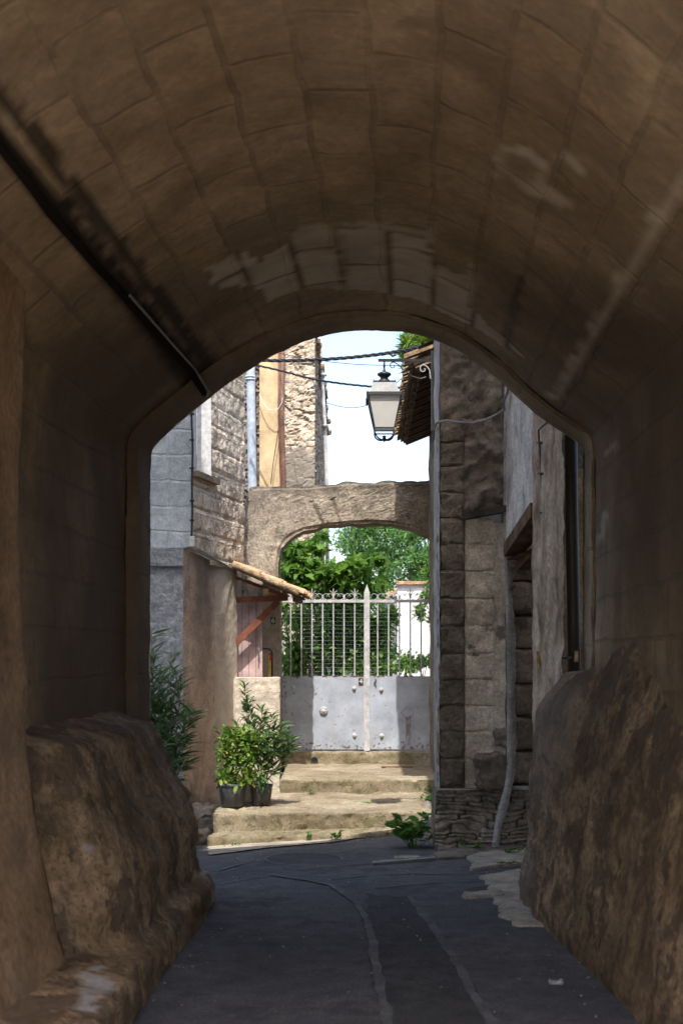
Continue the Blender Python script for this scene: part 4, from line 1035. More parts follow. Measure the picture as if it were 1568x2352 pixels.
b = MB(); b.wall((xL - .004, YP + .67), (xL - .004, YP + .003), -.2, 6.6, .04, .008, 7, 6); b.wall((xL, YP + .28), (xR, YP + .28), -.2, 6.6, .3, 0); b.build('plaster_return', M['edge'], rh, smooth=True, label='pale plastered return of the pillar')
def knob(x, y, z): return .07 * max(0, nz((x, 0, z), 4.2, 4, 3)) + .03 * nz((x, 0, z), 11, 4, 2)
b = MB(); b.wall((xL, YP + .02), (X(1150, YP), YP + .02), pz(965), pz(700), .022, .02, 6, 2, lambda u, z: knob(u, 0, z) * sm(0, .06, u))
b.build('rough_masonry', M['darkstone'], rh, smooth=True)
b = MB(); b.wall((X(1058, YP), YP + .04), (xR + .02, YP + .04), pz(1172), pz(960), .02, .02, 5, 8, lambda u, z: .09 * max(0, nz((u, 1, z), 5.5, 5, 6)))
b.build('rubble_fill', M['cement'], rh, smooth=True, label='lumpy grey rubble above the slab')
b = MB(); b.rbox(X(1058, YP), xR + .05, YP - .09, YP + .08, pz(1196), pz(1180), .04, .006, 6, 4, .008, mp=lambda p: (p[0], p[1], p[2] + (p[0] - X(1058, YP)) * .18)); b.build('slab', M['slab'], rh)
b = MB(); b.box(xL + .02, 3, YP + .32, YP + .66, -.2, 6.6); b.build('back_wall', M['darkstone'], rh)
# layered stone base
b = MB(); D = []
def lay(z, x):
    w_ = z * 23 + 2.2 * nz((x * .5, 0, z * .6), 2.6, 2, 1) + 1.0 * nz((x * .5, 0, z), 9, 2, 6); f = w_ % 1; return math.sin(math.pi * f) ** .5, f, math.floor(w_)
def lf(u, v):
    x = lerp(X(1003, 10.9), xR + .2, u); z = lerp(-.12, pz(1812), v); h_, f, rw_ = lay(z, x); kx = x * 4.2 + 3.1 * mn.noise(Vector((rw_ * 1.7, 4, 2))); ex = abs(kx - round(kx)) * .24; st_ = mn.noise(Vector((rw_ * 2.9, math.floor(kx + .5) * 4.3, 5))); h_ *= sm(.0, .02, ex) if rw_ % 3 else 1; h_ = h_ * (1 + .9 * st_)
    out = .13 * sm(1.05, 0, v) * .8 + .032 * h_ + .035 * nz((x, 0, z), 4, 3) + .010 * nz((x, 0, z), 16, 3); top = sm(1, .93, v)
    D.append(max(0, min(1, (1 - sm(.1, .45, h_)) * .85 + .3 * st_)))
    return (x - .03 * (1 - v) * (1 - u) , YP - out * (.35 + .65 * top), z), (x, z)
b.grid(lf, 90, 110)
for (u0) in (0,):
    def le(u, v):
        z = lerp(-.12, pz(1812), v); q = lf(0, v)[0]; D.append(.2); D.pop(-2); return (q[0] + .02 * u - .01 * nz((0, u, z), 8, 3), lerp(YP + .4, q[1], u), q[2]), (u, z)
    b.grid(le, 12, 110)
b.add([(X(1003, 10.9), YP - .07, pz(1813)), (xR + .2, YP - .07, pz(1813)), (xR + .2, YP + .1, pz(1808)), (X(1003, 10.9), YP + .1, pz(1808))], [(0,1,2,3)]); D += [0] * 4
b.at = {'dark': D[:len(b.v)] + [0] * (len(b.v) - len(D))}; b.build('layered_base', M['layer'], rh, smooth=True, label='layered flaky stone base of the pillar')
b = MB(); b.rbox(X(1090, YP), xR + .03, YP - .10, YP + .05, pz(1810), pz(1732), .018, .045, 7, 6, .03); b.build('broken_stone', M['cement'], rh, smooth=True); b = MB(); b.rbox(X(1134, YP), xR + .03, YP - .06, YP + .05, pz(1714), pz(1676), .018, .04, 9, 7, .03); b.build('broken_stone', M['cement'], rh, smooth=True)

# right lane wall between the passage mouth and the pillar
rw = empty('rough_lane_wall', (1.5, 10, 0), 'peeling plastered wall at the right just outside the passage, with a dark doorway', 'wall')
wa = (1.525, 9.0); wb_ = (1.372, 10.98)
wd = Vector(wb_) - Vector(wa); WL = wd.length; wd.normalize()
def wp(y, off=0): t = (y - wa[1]) / (wb_[1] - wa[1]); return (lerp(wa[0], wb_[0], t) - off, y)
# facing left: viewer's left is the far end
YD0 = 9.93
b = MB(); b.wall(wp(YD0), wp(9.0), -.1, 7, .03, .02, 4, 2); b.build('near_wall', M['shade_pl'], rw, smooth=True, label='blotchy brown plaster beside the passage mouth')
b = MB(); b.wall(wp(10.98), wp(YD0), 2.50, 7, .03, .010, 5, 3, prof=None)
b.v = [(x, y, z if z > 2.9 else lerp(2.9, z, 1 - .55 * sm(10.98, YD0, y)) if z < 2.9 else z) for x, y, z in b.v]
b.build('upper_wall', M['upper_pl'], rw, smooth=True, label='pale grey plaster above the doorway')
b = MB(); b.add([(*wp(YD0), -.1), (wp(YD0)[0] + .5, YD0, -.1), (wp(YD0)[0] + .5, YD0, 3), (*wp(YD0), 3)], [(0,1,2,3)]); b.build('door_jamb', M['shade_pl'], rw)
b = MB(); b.wall((wp(10.9)[0] + .28, 10.96), (wp(YD0)[0] + .28, YD0), -.1, 3, .05, .015, 5, 5); b.build('doorway_recess', M['darkstone'], rw, smooth=True)
def wbar(name, a, c, w_, h_, mtl):
    b = MB(); b.bar(a, c, w_, h_); return b.build(name, mtl, rw)
wbar('lintel_beam', Vector((*wp(10.94, -.06), 2.46)), Vector((*wp(YD0, -.06), 2.69)), .16, .11, M['wood_old'])
wbar('lintel_beam', Vector((*wp(10.94, -.14), 2.33)), Vector((*wp(YD0, -.14), 2.50)), .10, .08, M['wood_old'])
b = MB()
for i_ in range(9):
    b.rbox(xR + .0, xR + .5, 11.20, 11.4, -.1 + i_ * .29, .175 + i_ * .29, .03, .02, 6, i_ + 60, .02)
b.build('blocked_doorway', M['doorst'], rw, smooth=True, label='dark brown walled-up stones deep in the doorway')
b = MB(); b.add([(*wp(10.94, 0), 2.38), (*wp(YD0, 0), 2.40), (wp(YD0)[0] + .5, YD0, 2.40), (wp(10.94)[0] + .5, 10.94, 2.38)], [(0,1,2,3)]); b.build('lintel_soffit', M['wood_old'], rw)
# chipped plaster edge
b = MB()
ed = [(1163, 860, 10.95), (1161, 1000, 10.95), (1160, 1250, 10.95), (1163, 1300, 10.93), (1165, 1400, 10.93), (1167, 1500, 10.93), (1168, 1600, 10.92), (1168, 1700, 10.92), (1168, 1760, 10.90), (1163, 1805, 10.86), (1150, 1850, 10.80), (1140, 1895, 10.74), (1133, 1945, 10.70)]
def ef(u, v):
    t = u * (len(ed) - 1); i = min(len(ed) - 2, int(t)); f = t - i; q = [lerp(ed[i][k], ed[i+1][k], f) for k in range(3)]
    ww = 7 + 2.6 * nz((0, 0, q[1] * .03), 1, 4, 2) * (v > .4) + 3.2 * sm(1290, 1500, q[1])
    p = P(q[0] - 5 + ww * 2 * v, q[1], q[2] - .018 * math.sin(v * math.pi)); return tuple(p), (u * 4, v)
b.grid(ef, 160, 6); b.build('plaster_edge', M['edge'], rw, smooth=True, label='pale chipped plaster edge hanging over the doorway')
# iron rod with staples on the wall
ir = empty('iron_rod', P(1243, 1080, 9.75), 'black iron rod with staples fixed high on the right lane wall', 'iron rod')
b = MB(); b.tube([P(1262, 965, 9.40), P(1250, 975, 9.5), P(1236, 988, 9.62), P(1237, 1010, 9.66), P(1241, 1080, 9.66), P(1244, 1150, 9.66), P(1246, 1195, 9.66)], .007, 6); b.build('rod', M['iron'], ir)
for px, py in ((1240, 1017), (1242, 1088), (1245, 1178)):
    b = MB(); b.tube([P(px - 6, py, 9.68), P(px, py, 9.6), P(px + 7, py, 9.6)], .008, 6); b.build('staple', M['iron'], ir)
dp = empty('black_downpipe', P(1315, 1500, 9.1), 'black downpipe just outside the right jamb of the passage', 'downpipe')
b = MB(); b.tube([P(1309, 900, 9.12), P(1312, 1200, 9.12), P(1316, 1400, 9.12), P(1321, 1760, 9.12)], .045, 16); b.build('pipe', M['pipeblack'], dp, smooth=True)
b = MB(); b.tube([P(1308, 1508, 9.12), P(1308.5, 1512, 9.12)], .06, 12); b.build('bracket', M['iron'], dp)
b = MB(); c = P(1326, 1512, 9.05); b.rbox(P(1322, 1512, 9.04).x - .012, P(1322, 1512, 9.04).x + .01, 9.02, 9.05, Z(1520, 9.05), Z(1495, 9.05), .02, .002, 5); 
tag(b.build('wood_peg', M['wood_pale'], loc=P(1318, 1508, 9.04)), 'small wooden peg wedged beside the black downpipe', 'peg')
c = wp(9.72, .015); b = MB(); b.rbox(c[0] - .012, c[0] + .012, 9.68, 9.72, Z(1530, 9.7), Z(1496, 9.7), .02, .002, 5)
tag(b.build('wood_peg', M['wood_pale'], loc=(c[0], 9.7, 1.5)), 'pale wooden peg sticking out of the blotchy brown plaster', 'peg')
# wall cable sagging across the pillar
b = MB(); b.tube([P(1168, 870, 10.6), P(1165, 900, 10.7), P(1155, 925, 10.8), P(1158, 940, 10.85), P(1140, 952, 10.88), P(1115, 964, 10.88), P(1085, 972, 10.86), P(1050, 970, 10.86), P(1025, 966, 10.88), P(1003, 970, 10.95), P(996, 985, 11.2), P(995, 1010, 11.3)], .011, 8)
tag(b.build('wall_cable', M['cablegrey'], loc=P(1085, 972, 10.86)), 'grey cable sagging across the dark rough masonry right of the lantern', 'cable')

# ------------------------------------------------------------------ right-hand house behind the pillar, with projecting tile eave
eh = empty('eaved_house', (1.2, 13.6, 0), 'narrow house behind the dark pillar with a projecting tiled eave', 'house')
b = MB(); b.wall((1.055, 15.72), (1.03, 11.68), -.2, 4.45, .08, .02, 3, 5); b.build('side_wall', M['cement'], eh)
E = lambda s, t: Vector((lerp(lerp(.665, .70, t), 1.5, s), lerp(12.0, 15.5, t), lerp(lerp(4.24, 4.10, t), lerp(4.62, 4.40, t), s)))
b = MB(); vs = [E(0,0), E(1,0), E(1,1), E(0,1)]; vs += [v + Vector((0, 0, .025)) for v in vs]; b.add(vs, [(3,2,1,0),(4,5,6,7),(0,1,5,4),(1,2,6,5),(2,3,7,6),(3,0,4,7)]); b.build('eave_deck', M['eavewood'], eh)
b = MB()
for i in range(20):
    t = (i + .5) / 20; p = E(.0, t) + Vector((.06, 0, -.03)); q = E(1, t) + Vector((0, 0, -.03)); b.bar(p, q, .13, .022 + .01 * (i % 2))
b.build('soffit_boards', M['eavewood'], eh)
b = MB()
for lay_ in range(3):
    for i in range(30):
        t = (i + .5 + .5 * (lay_ % 2)) / 30; 
        if t > 1: continue
        p = E(0, t) + Vector((.02 - .05 * lay_ + random.uniform(-.015, .015), 0, -.02 + .045 * lay_)); q = p + Vector((.35, 0, .13)); r = .052
        m_ = 6; vs = []
        for c in (p, q):
            for rr in (r, r * .78):
                for j in range(m_ + 1): a = math.pi * j / m_; vs.append((c.x, c.y + rr * math.cos(a), c.z + rr * math.sin(a)))
        n1 = m_ + 1; fs = []
        for j in range(m_): fs += [(j, j+1, 2*n1+j+1, 2*n1+j), (n1+j+1, n1+j, 3*n1+j, 3*n1+j+1), (j+1, j, n1+j, n1+j+1), (2*n1+j, 2*n1+j+1, 3*n1+j+1, 3*n1+j)]
        b.add(vs, fs)
b.build('eave_tiles', M['tile_old'], eh)
b = MB(); vs = [E(.05, 0), E(1, 0), E(1, 1), E(.05, 1)]; b.add([v + Vector((0, 0, .16)) for v in vs], [(0,1,2,3)]); b.build('roof', M['tile_old'], eh)

# ------------------------------------------------------------------ street lantern
YL = 11.05
lc = Vector((X(882, YL), YL, 0))
ln = empty('street_lantern', P(990, 830, YL), 'black square street lantern with frosted panes hanging from a scrolled wall bracket', 'lantern')
def lz(py): return Z(py, YL)
b = MB(); b.bar(P(868, 827.5, YL), P(992, 828, YL + .0), .022, .022)
b.build('bracket_arm', M['iron'], ln)
b = MB(); b.bar(P(992, 805, YL), P(992, 990, YL), .02, .02, (0, 1, 0)); b.build('bracket_plate', M['iron'], ln)
def spiral(c, r0, r1, a0, a1, n=26):
    return [Vector((c.x + lerp(r0, r1, k / n) * math.cos(lerp(a0, a1, k / n)), c.y, c.z + lerp(r0, r1, k / n) * math.sin(lerp(a0, a1, k / n)))) for k in range(n + 1)]
s = 1 / (F / YL)
b = MB(); c1 = P(902, 840, YL); pts = spiral(c1, .010, .031, math.pi * 2.2, math.pi * .35); b.tube(pts + [P(915, 838, YL), P(925, 848, YL), P(945, 864, YL), P(965, 870, YL), P(978, 866, YL)], .0045, 6); b.build('scroll', M['iron'], ln)
b = MB(); c2 = P(972, 848, YL); pts = spiral(c2, .008, .036, -math.pi * 1.9, math.pi * .1)[::-1]; b.tube(spiral(c2, .008, .036, math.pi * 2.3, math.pi * .45) + [P(980, 842, YL), P(986, 850, YL), P(988, 870, YL)], .0045, 6); b.build('scroll', M['gatebar'], ln)
b = MB(); b.tube([(lc.x, YL, lz(829)), (lc.x, YL, lz(846))], .0085, 10); b.lathe((lc.x, YL, 0), [(.011, lz(841)), (.011, lz(839)), (.0085, lz(839))], 12)
b.lathe((lc.x, YL, 0), [(.012, lz(854)), (.012, lz(850)), (.009, lz(850)), (.009, lz(846))], 12); b.build('hanger', M['iron'], ln, smooth=True)
b = MB(); b.lathe((lc.x, YL, 0), [(.062, lz(879)), (.058, lz(876)), (.046, lz(873)), (.036, lz(871)), (.031, lz(869)), (.034, lz(867)), (.045, lz(864.5)), (.056, lz(862)), (.060, lz(860)), (.055, lz(857.5)), (.035, lz(855)), (.016, lz(853.5)), (.012, lz(852))], 28)
b.build('cap', M['iron'], ln, smooth=True)
def fr(w0, z0, w1, z1, th=None):
    b = MB(); vs = []
    for w_, z_ in ((w0, z0), (w1, z1)):
        for i, j in ((-1,-1),(1,-1),(1,1),(-1,1)): vs.append((lc.x + i * w_, YL + j * w_, z_))
    b.add(vs, [(3,2,1,0),(4,5,6,7),(0,1,5,4),(1,2,6,5),(2,3,7,6),(3,0,4,7)]); return b
fr(.100, lz(908), .090, lz(881)); 
b = fr(.122, lz(906.5), .094, lz(882)); b.build('roof', M['ironlid'], ln)
b = fr(.097, lz(881.8), .097, lz(879)); 
for i in (-1, 1):
    for j in (-1, 1): b.tube([(lc.x + i * .09, YL + j * .09, lz(880)), (lc.x + i * .09, YL + j * .09, lz(875))], [.004, .001], 6)
b.build('roof_rim', M['iron'], ln)
b = MB(); b.v = []; 
b2 = fr(.151, lz(914), .148, lz(907)); b2.build('eaves_band', M['iron'], ln)
for i in (-1, 1):
    for j in (-1, 1):
        b = MB(); b.tube([(lc.x + i * .142, YL + j * .142, lz(908)), (lc.x + i * .142, YL + j * .142, lz(903))], [.004, .001], 6)
        b.bar((lc.x + i * .146, YL + j * .146, lz(907)), (lc.x + i * .146, YL + j * .146, lz(924)), .016, .016, (1, 0, 0)); b.build('corner_finial', M['iron'], ln)
for ax, sg in ((0, -1), (0, 1), (1, -1), (1, 1)):                   # four frosted panes
    b = MB(); T = .132; B_ = .078; zt = lz(914); zb = lz(985)
    if ax == 0: vs = [(lc.x - B_, YL + sg * B_, zb), (lc.x + B_, YL + sg * B_, zb), (lc.x + T, YL + sg * T, zt), (lc.x - T, YL + sg * T, zt)]
    else: vs = [(lc.x + sg * B_, YL - B_, zb), (lc.x + sg * B_, YL + B_, zb), (lc.x + sg * T, YL + T, zt), (lc.x + sg * T, YL - T, zt)]
    b.add(vs, [(0, 1, 2, 3)]); b.build('pane', M['frost'], ln)
b = MB()
for i in (-1, 1):
    for j in (-1, 1): b.bar((lc.x + i * .137, YL + j * .137, lz(914)), (lc.x + i * .081, YL + j * .081, lz(988)), .012, .012, (1, 0, 0))
for w_, py in ((.082, 986), (.081, 993)):
    for i in (-1, 1):
        b.bar((lc.x - w_, YL + i * w_, lz(py)), (lc.x + w_, YL + i * w_, lz(py)), .012, .010); b.bar((lc.x + i * w_, YL - w_, lz(py)), (lc.x + i * w_, YL + w_, lz(py)), .012, .010)
b.build('frame', M['iron'], ln)
b = MB()
for i in (-1, 1):
    for j in (-1, 1):
        b.tube([(lc.x + i * .081, YL + j * .081, lz(984)), (lc.x + i * .081, YL + j * .081, lz(1000))], [.009, .003], 6)
        b.tube([(lc.x + i * (.081 - .066 * (1 - math.cos(t))) , YL + j * (.081 - .066 * (1 - math.cos(t))), lz(993) - .066 * math.sin(t)) for t in [k * math.pi / 2 / 8 for k in range(9)]], .007, 6)
b.lathe((lc.x, YL, 0), [(0, lz(1016)), (.008, lz(1014)), (.016, lz(1011)), (.017, lz(1008)), (.013, lz(1004)), (.018, lz(1003)), (.014, lz(1001)), (0, lz(1001))], 16); b.build('finial', M['iron'], ln, smooth=True)

# ------------------------------------------------------------------ cables across the lane
def sag(pts, n=10):
    out = []
    for i in range(len(pts) - 1):
        a, c = pts[i], pts[i+1]
        for k in range(n): out.append(a.lerp(c, k / n))
    out.append(pts[-1])
    for _ in range(12): out = [out[0]] + [(out[i-1] + out[i] * 2 + out[i+1]) / 4 for i in range(1, len(out)-1)] + [out[-1]]
    return out
def cab(pts, r, mtl, label, twist=False):
    pp = sag(pts); b = MB()
    if twist:
        for ph in (0, math.pi * .67, math.pi * 1.33): b.tube([p + Vector((0, math.cos(i * .9 + ph), math.sin(i * .9 + ph))) * r for i, p in enumerate(pp)], r * .85, 6)
    else: b.tube(pp, r, 6)
    tag(b.build('overhead_cable', mtl, loc=pp[len(pp)//2]), label, 'cable')
cab([P(560, 826, 17.6), P(640, 829, 17.2), P(720, 827, 16.8), P(800, 822, 16.4), P(880, 813, 16.1), P(940, 803, 15.8), P(1010, 786, 15.4)], .014, M['cable'], 'thick twisted black cable, topmost across the sky above the lantern', True)
cab([P(570, 835, 17.8), P(640, 850, 17.4), P(720, 872, 17), P(790, 882, 16.6), P(860, 889, 16.3), P(940, 891, 16)], .009, M['cable'], 'twisted black cable passing behind the lantern roof', True)
cab([P(640, 812, 18.2), P(700, 822, 17), P(760, 832, 16.7), P(830, 838, 16.4), P(930, 840, 16)], .005, M['cable'], 'thin dark cable just below the lantern bracket arm')
cab([P(748, 925, 19.3), P(780, 934, 18), P(810, 937, 17.6), P(840, 933, 17.2), P(880, 905, 16.6), P(945, 850, 16)], .005, M['cable'], 'thin cable drooping from the ochre building to the tiled eave')
for px, py, lb in ((903, 812, 'small black clamp on the topmost cable, the one farther from the pine'), (960, 803, 'small black clamp on the topmost cable where it crosses the pine tips')):
    c = P(px, py, 15.8); b = MB(); b.tube([c + Vector((-.035, 0, -.005)), c + Vector((-.01, 0, -.03)), c + Vector((.03, 0, -.012))], .016, 8)
    tag(b.build('cable_clamp', M['cable'], loc=c), lb, 'clamp')

# ------------------------------------------------------------------ foliage
rng = np.random.default_rng(7)
def leaf_shape(kind):
    if kind == 'blade': v = [(0,0,0), (-.10,.35,.02), (0,.4,-.02), (.10,.35,.02), (-.07,.75,0), (0,.8,-.03), (.07,.75,0), (0,1.05,-.12)]; f = [(0,2,1),(0,3,2),(1,2,5,4),(2,3,6,5),(4,5,7),(5,6,7)]
    elif kind == 'lance': v = [(0,0,0), (-.065,.35,.02), (0,.4,-.02), (.065,.35,.02), (-.045,.75,0), (0,.8,-.03), (.045,.75,0), (0,1.08,-.10)]; f = [(0,2,1),(0,3,2),(1,2,5,4),(2,3,6,5),(4,5,7),(5,6,7)]
    elif kind == 'oval': v = [(0,0,0), (-.26,.3,.05), (0,.35,-.03), (.26,.3,.05), (-.22,.7,.03), (0,.72,-.04), (.22,.7,.03), (0,1.0,-.08)]; f = [(0,2,1),(0,3,2),(1,2,5,4),(2,3,6,5),(4,5,7),(5,6,7)]
    elif kind == 'fig':
        pts = [(0,0), (-.22,-.06), (-.42,.10), (-.26,.22), (-.52,.48), (-.26,.44), (-.16,.62), (-.14,.82), (0,1.02), (.14,.82), (.16,.62), (.26,.44), (.52,.48), (.26,.22), (.42,.10), (.22,-.06)]
        v = [(x, y, .16 * abs(x) - .12 * y * y) for x, y in pts] + [(0, .35, -.05)]; n = len(pts); f = [(i, (i+1) % n, n) for i in range(n)]
    elif kind == 'needle': v = [(-.10,0,0), (.10,0,0), (.13,.5,.03), (0,1,0), (-.13,.5,.03)]; f = [(0,1,2,3,4)]
    return np.array(v, float), f
def place_leaves(pos, dirs, size, kind, roll=None, flat=.5):
    """pos (n,3), dirs (n,3) leaf axis; blades turned so that they tend to face up"""
    bv, bf = leaf_shape(kind); n = len(pos); d = dirs / np.linalg.norm(dirs, axis=1, keepdims=True)
    up = np.tile([0, 0, 1.0], (n, 1)) + rng.normal(0, flat, (n, 3)); sd = np.cross(d, up); sd /= np.linalg.norm(sd, axis=1, keepdims=True) + 1e-9; nn = np.cross(sd, d)
    sz = np.asarray(size).reshape(-1, 1, 1) * np.ones((n, 1, 1))
    V = pos[:, None, :] + sz * (bv[None, :, 0:1] * sd[:, None, :] + bv[None, :, 1:2] * d[:, None, :] + bv[None, :, 2:3] * nn[:, None, :])
    k = len(bv); fs = [tuple(i * k + j for j in f) for i in range(n) for f in bf]
    return V.reshape(-1, 3).tolist(), fs
def crown(cl, n, size, kind, shell=.75, spread=.9, flat=.6, droop=0.0, vs=.25):
    """leaves scattered through ellipsoid clumps; cl = [(x, y, z, rx, ry, rz, weight)]"""
    b = MB(); wts = np.array([c[6] for c in cl], float); cnt = (wts / wts.sum() * n).astype(int)
    for c, k in zip(cl, cnt):
        if k < 1: continue
        u = rng.normal(0, 1, (k, 3)); u /= np.linalg.norm(u, axis=1, keepdims=True); r = shell + (1 - shell) * rng.random((k, 1)); r = np.where(rng.random((k, 1)) < .25, rng.random((k, 1)), r)
        r = r * (1 + .18 * rng.normal(0, 1, (k, 1)))
        pos = np.array(c[:3]) + u * r * np.array(c[3:6]); d = u * spread + rng.normal(0, .7, (k, 3)); d[:, 2] -= droop
        v, f = place_leaves(pos, d, size * (1 + vs * rng.normal(0, 1, k)).clip(.5, 1.7), kind, flat=flat); b.add(v, f)
    return b
def pc(px, py, Y, rpx, rpy, ry, wt=1):
    p = P(px, py, Y); return (p.x, p.y, p.z, rpx / F * Y, ry, rpy / F * Y, wt)
def limbs(base, tips, r0, r1, bend=.2, n=7, seed=0):
    b = MB(); rnd = random.Random(seed)
    for t in tips:
        off = Vector((rnd.uniform(-1, 1), rnd.uniform(-1, 1), rnd.uniform(0, 1))) * bend
        pts = []
        for k in range(n + 1):
            s_ = k / n; p = Vector(base).lerp(Vector(t), s_) + off * math.sin(s_ * math.pi); pts.append(p)
        b.tube(pts, [lerp(r0, r1, k / n) for k in range(n + 1)], 7)
    return b

# fig tree behind the gate
ft = empty('fig_tree', P(760, 1700, 17.6), 'bright green fig tree with broad lobed leaves spreading above the gate', 'tree')
base = Vector((X(760, 17.6), 17.6, .36))
fc_ = [pc(672, 1262, 17.2, 30, 24, .25, 1.1), pc(700, 1300, 17.2, 34, 26, .35, 1.4), pc(722, 1262, 17.5, 26, 22, .25, .7), pc(760, 1312, 17.1, 45, 24, .4, 1.5), pc(820, 1300, 17.1, 44, 20, .4, 1.3), pc(862, 1285, 17.3, 24, 10, .3, .5),
       pc(660, 1310, 17.1, 22, 18, .3, .7), pc(790, 1345, 17.1, 70, 28, .4, 1.9), pc(700, 1345, 17.3, 40, 22, .4, 1.2), pc(865, 1345, 17.3, 30, 22, .3, .8), pc(735, 1228, 17.6, 16, 12, .2, .25)]
crown(fc_, 1400, .115, 'fig', .3, .5, .45, .35).build('crown', M['fig'], ft)
limbs(base, [P(c_[0], c_[1], 17.3) for c_ in ((680, 1255), (705, 1300), (735, 1240), (770, 1300), (830, 1300), (870, 1335), (660, 1310), (790, 1340), (715, 1330))], .035, .006, .15).build('trunk', M['bark'], ft)
# hedge-like shrub directly behind the bars
sh = empty('climbing_shrub', (.0, 17.0, .36), 'dense dark climbing shrub filling the space behind the gate bars', 'shrub')
sc_l = [pc(690, 1500, 17.0, 50, 70, .4, 2.2), pc(690, 1420, 17.1, 50, 50, .4, 1.6), pc(760, 1460, 16.9, 50, 90, .4, 3), pc(830, 1480, 16.9, 45, 85, .4, 3), pc(880, 1450, 16.9, 30, 60, .3, 1.6), pc(885, 1530, 16.8, 25, 40, .3, .9), pc(790, 1390, 16.9, 70, 30, .3, 2), pc(665, 1540, 16.9, 22, 50, .3, .8), pc(900, 1410, 16.9, 14, 18, .2, .3)]
crown(sc_l, 5200, .074, 'oval', .2, .6, .8, .2).build('crown', M['shrub'], sh)
limbs((-.2, 17.1, .36), [P(x_, y_, 17.0) for x_, y_ in ((680, 1400), (700, 1440), (720, 1390), (660, 1450), (760, 1400), (830, 1400), (880, 1420), (690, 1500), (710, 1480), (670, 1500), (860, 1480))], .03, .006, .2, seed=3).build('trunk', M['bark'], sh)
crown([pc(785, 1440, 16.75, 60, 60, .15, 1), pc(860, 1460, 16.75, 25, 60, .15, .6), pc(830, 1540, 16.7, 60, 12, .15, .5)], 260, .10, 'fig', .2, .4, .5, .4).build('broad_leaves', M['fig'], sh)
# small shrub at the foot of the white wall
s2 = empty('garden_shrub', (X(940, 18.5), 18.5, .36), 'small leafy shrub in front of the white wall behind the gate', 'shrub')
crown([pc(935, 1525, 18.5, 30, 28, .25, 1), pc(970, 1520, 18.6, 20, 14, .2, .5)], 900, .055, 'oval', .2, .7, .8).build('crown', M['shrub'], s2)
limbs((X(940, 18.5), 18.5, .36), [P(925, 1510, 18.5), P(945, 1500, 18.5), P(975, 1515, 18.6), P(985, 1505, 18.6)], .012, .004, .05).build('stem', M['stem'], s2)
s3 = empty('hanging_vine', P(1010, 1380, 18.0), 'dark vine hanging in front of the white wall at the right of the gate', 'vine')
crown([pc(980, 1370, 18, 20, 22, .25, .8), pc(965, 1405, 18, 16, 22, .2, .8), pc(985, 1310, 18, 14, 40, .25, 1), pc(995, 1420, 18, 12, 20, .2, .4), pc(1015, 1350, 18, 25, 60, .3, 1)], 1500, .05, 'oval', .1, .6, .8).build('crown', M['shrub'], s3)
limbs((X(1030, 18), 18, .36), [P(980, 1370, 18), P(1010, 1300, 18), P(1000, 1420, 18)], .02, .004, .1).build('stem', M['stem'], s3)
# large conifer in the distance
cn = empty('large_conifer', (X(880, 30), 30, .3), 'large blue-green conifer in the distance framed by the stone arch', 'tree')
cl_ = []
rr = random.Random(5)
for i in range(150):
    a = rr.uniform(0, 6.28); hgt = rr.random(); rad = (2.1 * (1 - hgt) ** .5 + .2) * math.sqrt(rr.uniform(.25, 1))
    x = 1.02 + rad * math.cos(a); y = 30 + rad * math.sin(a); z = 1.3 + 3.7 * hgt
    cl_.append((x, y, z, rr.uniform(.25, .42), .35, rr.uniform(.18, .30), 1))
for i in range(12): cl_.append((X(rr.uniform(940, 1010), 29), 29, Z(rr.uniform(1215, 1330), 29), .16, .2, .14, .6))
crown(cl_, 42000, .10, 'needle', .35, 1.0, .9, -.2).build('crown', M['cedar'], cn)
limbs((X(880, 30), 30, .3), [(1.0, 30, 4.6), (.5, 29.8, 3.6), (1.6, 30, 3.7)], .14, .02, .1).build('trunk', M['bark'], cn)
# pine rising behind the eave
pn = empty('pine_tree', (1.45, 16.9, .3), 'bright yellow-green pine rising behind the tiled eave above the lantern', 'tree')
crown([pc(936, 790, 16.8, 9, 24, .15, .9), pc(940, 842, 16.8, 9, 16, .12, .5), pc(965, 785, 17, 16, 22, .25, 1.4), pc(985, 775, 17, 18, 18, .25, 1.2), pc(932, 815, 16.8, 8, 10, .1, .4), pc(1010, 760, 17, 30, 50, .4, 2)], 2600, .12, 'lance', .1, 1.2, .9, -.5).build('crown', M['pine'], pn)
b = MB(); b.tube([(1.5, 16.9, .3), (1.48, 16.9, 3), (1.44, 16.9, 5), (1.42, 16.9, 6.2)], [.09, .08, .06, .03], 9)
for q_ in (P(965, 770, 17), P(938, 800, 16.8), P(985, 760, 17), P(942, 840, 16.8)): b.tube([(1.44, 16.9, 4.9), Vector((1.44, 16.9, 5.1)).lerp(q_, .5) + Vector((0, 0, .1)), q_], [.03, .015, .005], 6)
b.build('trunk', M['bark'], pn)

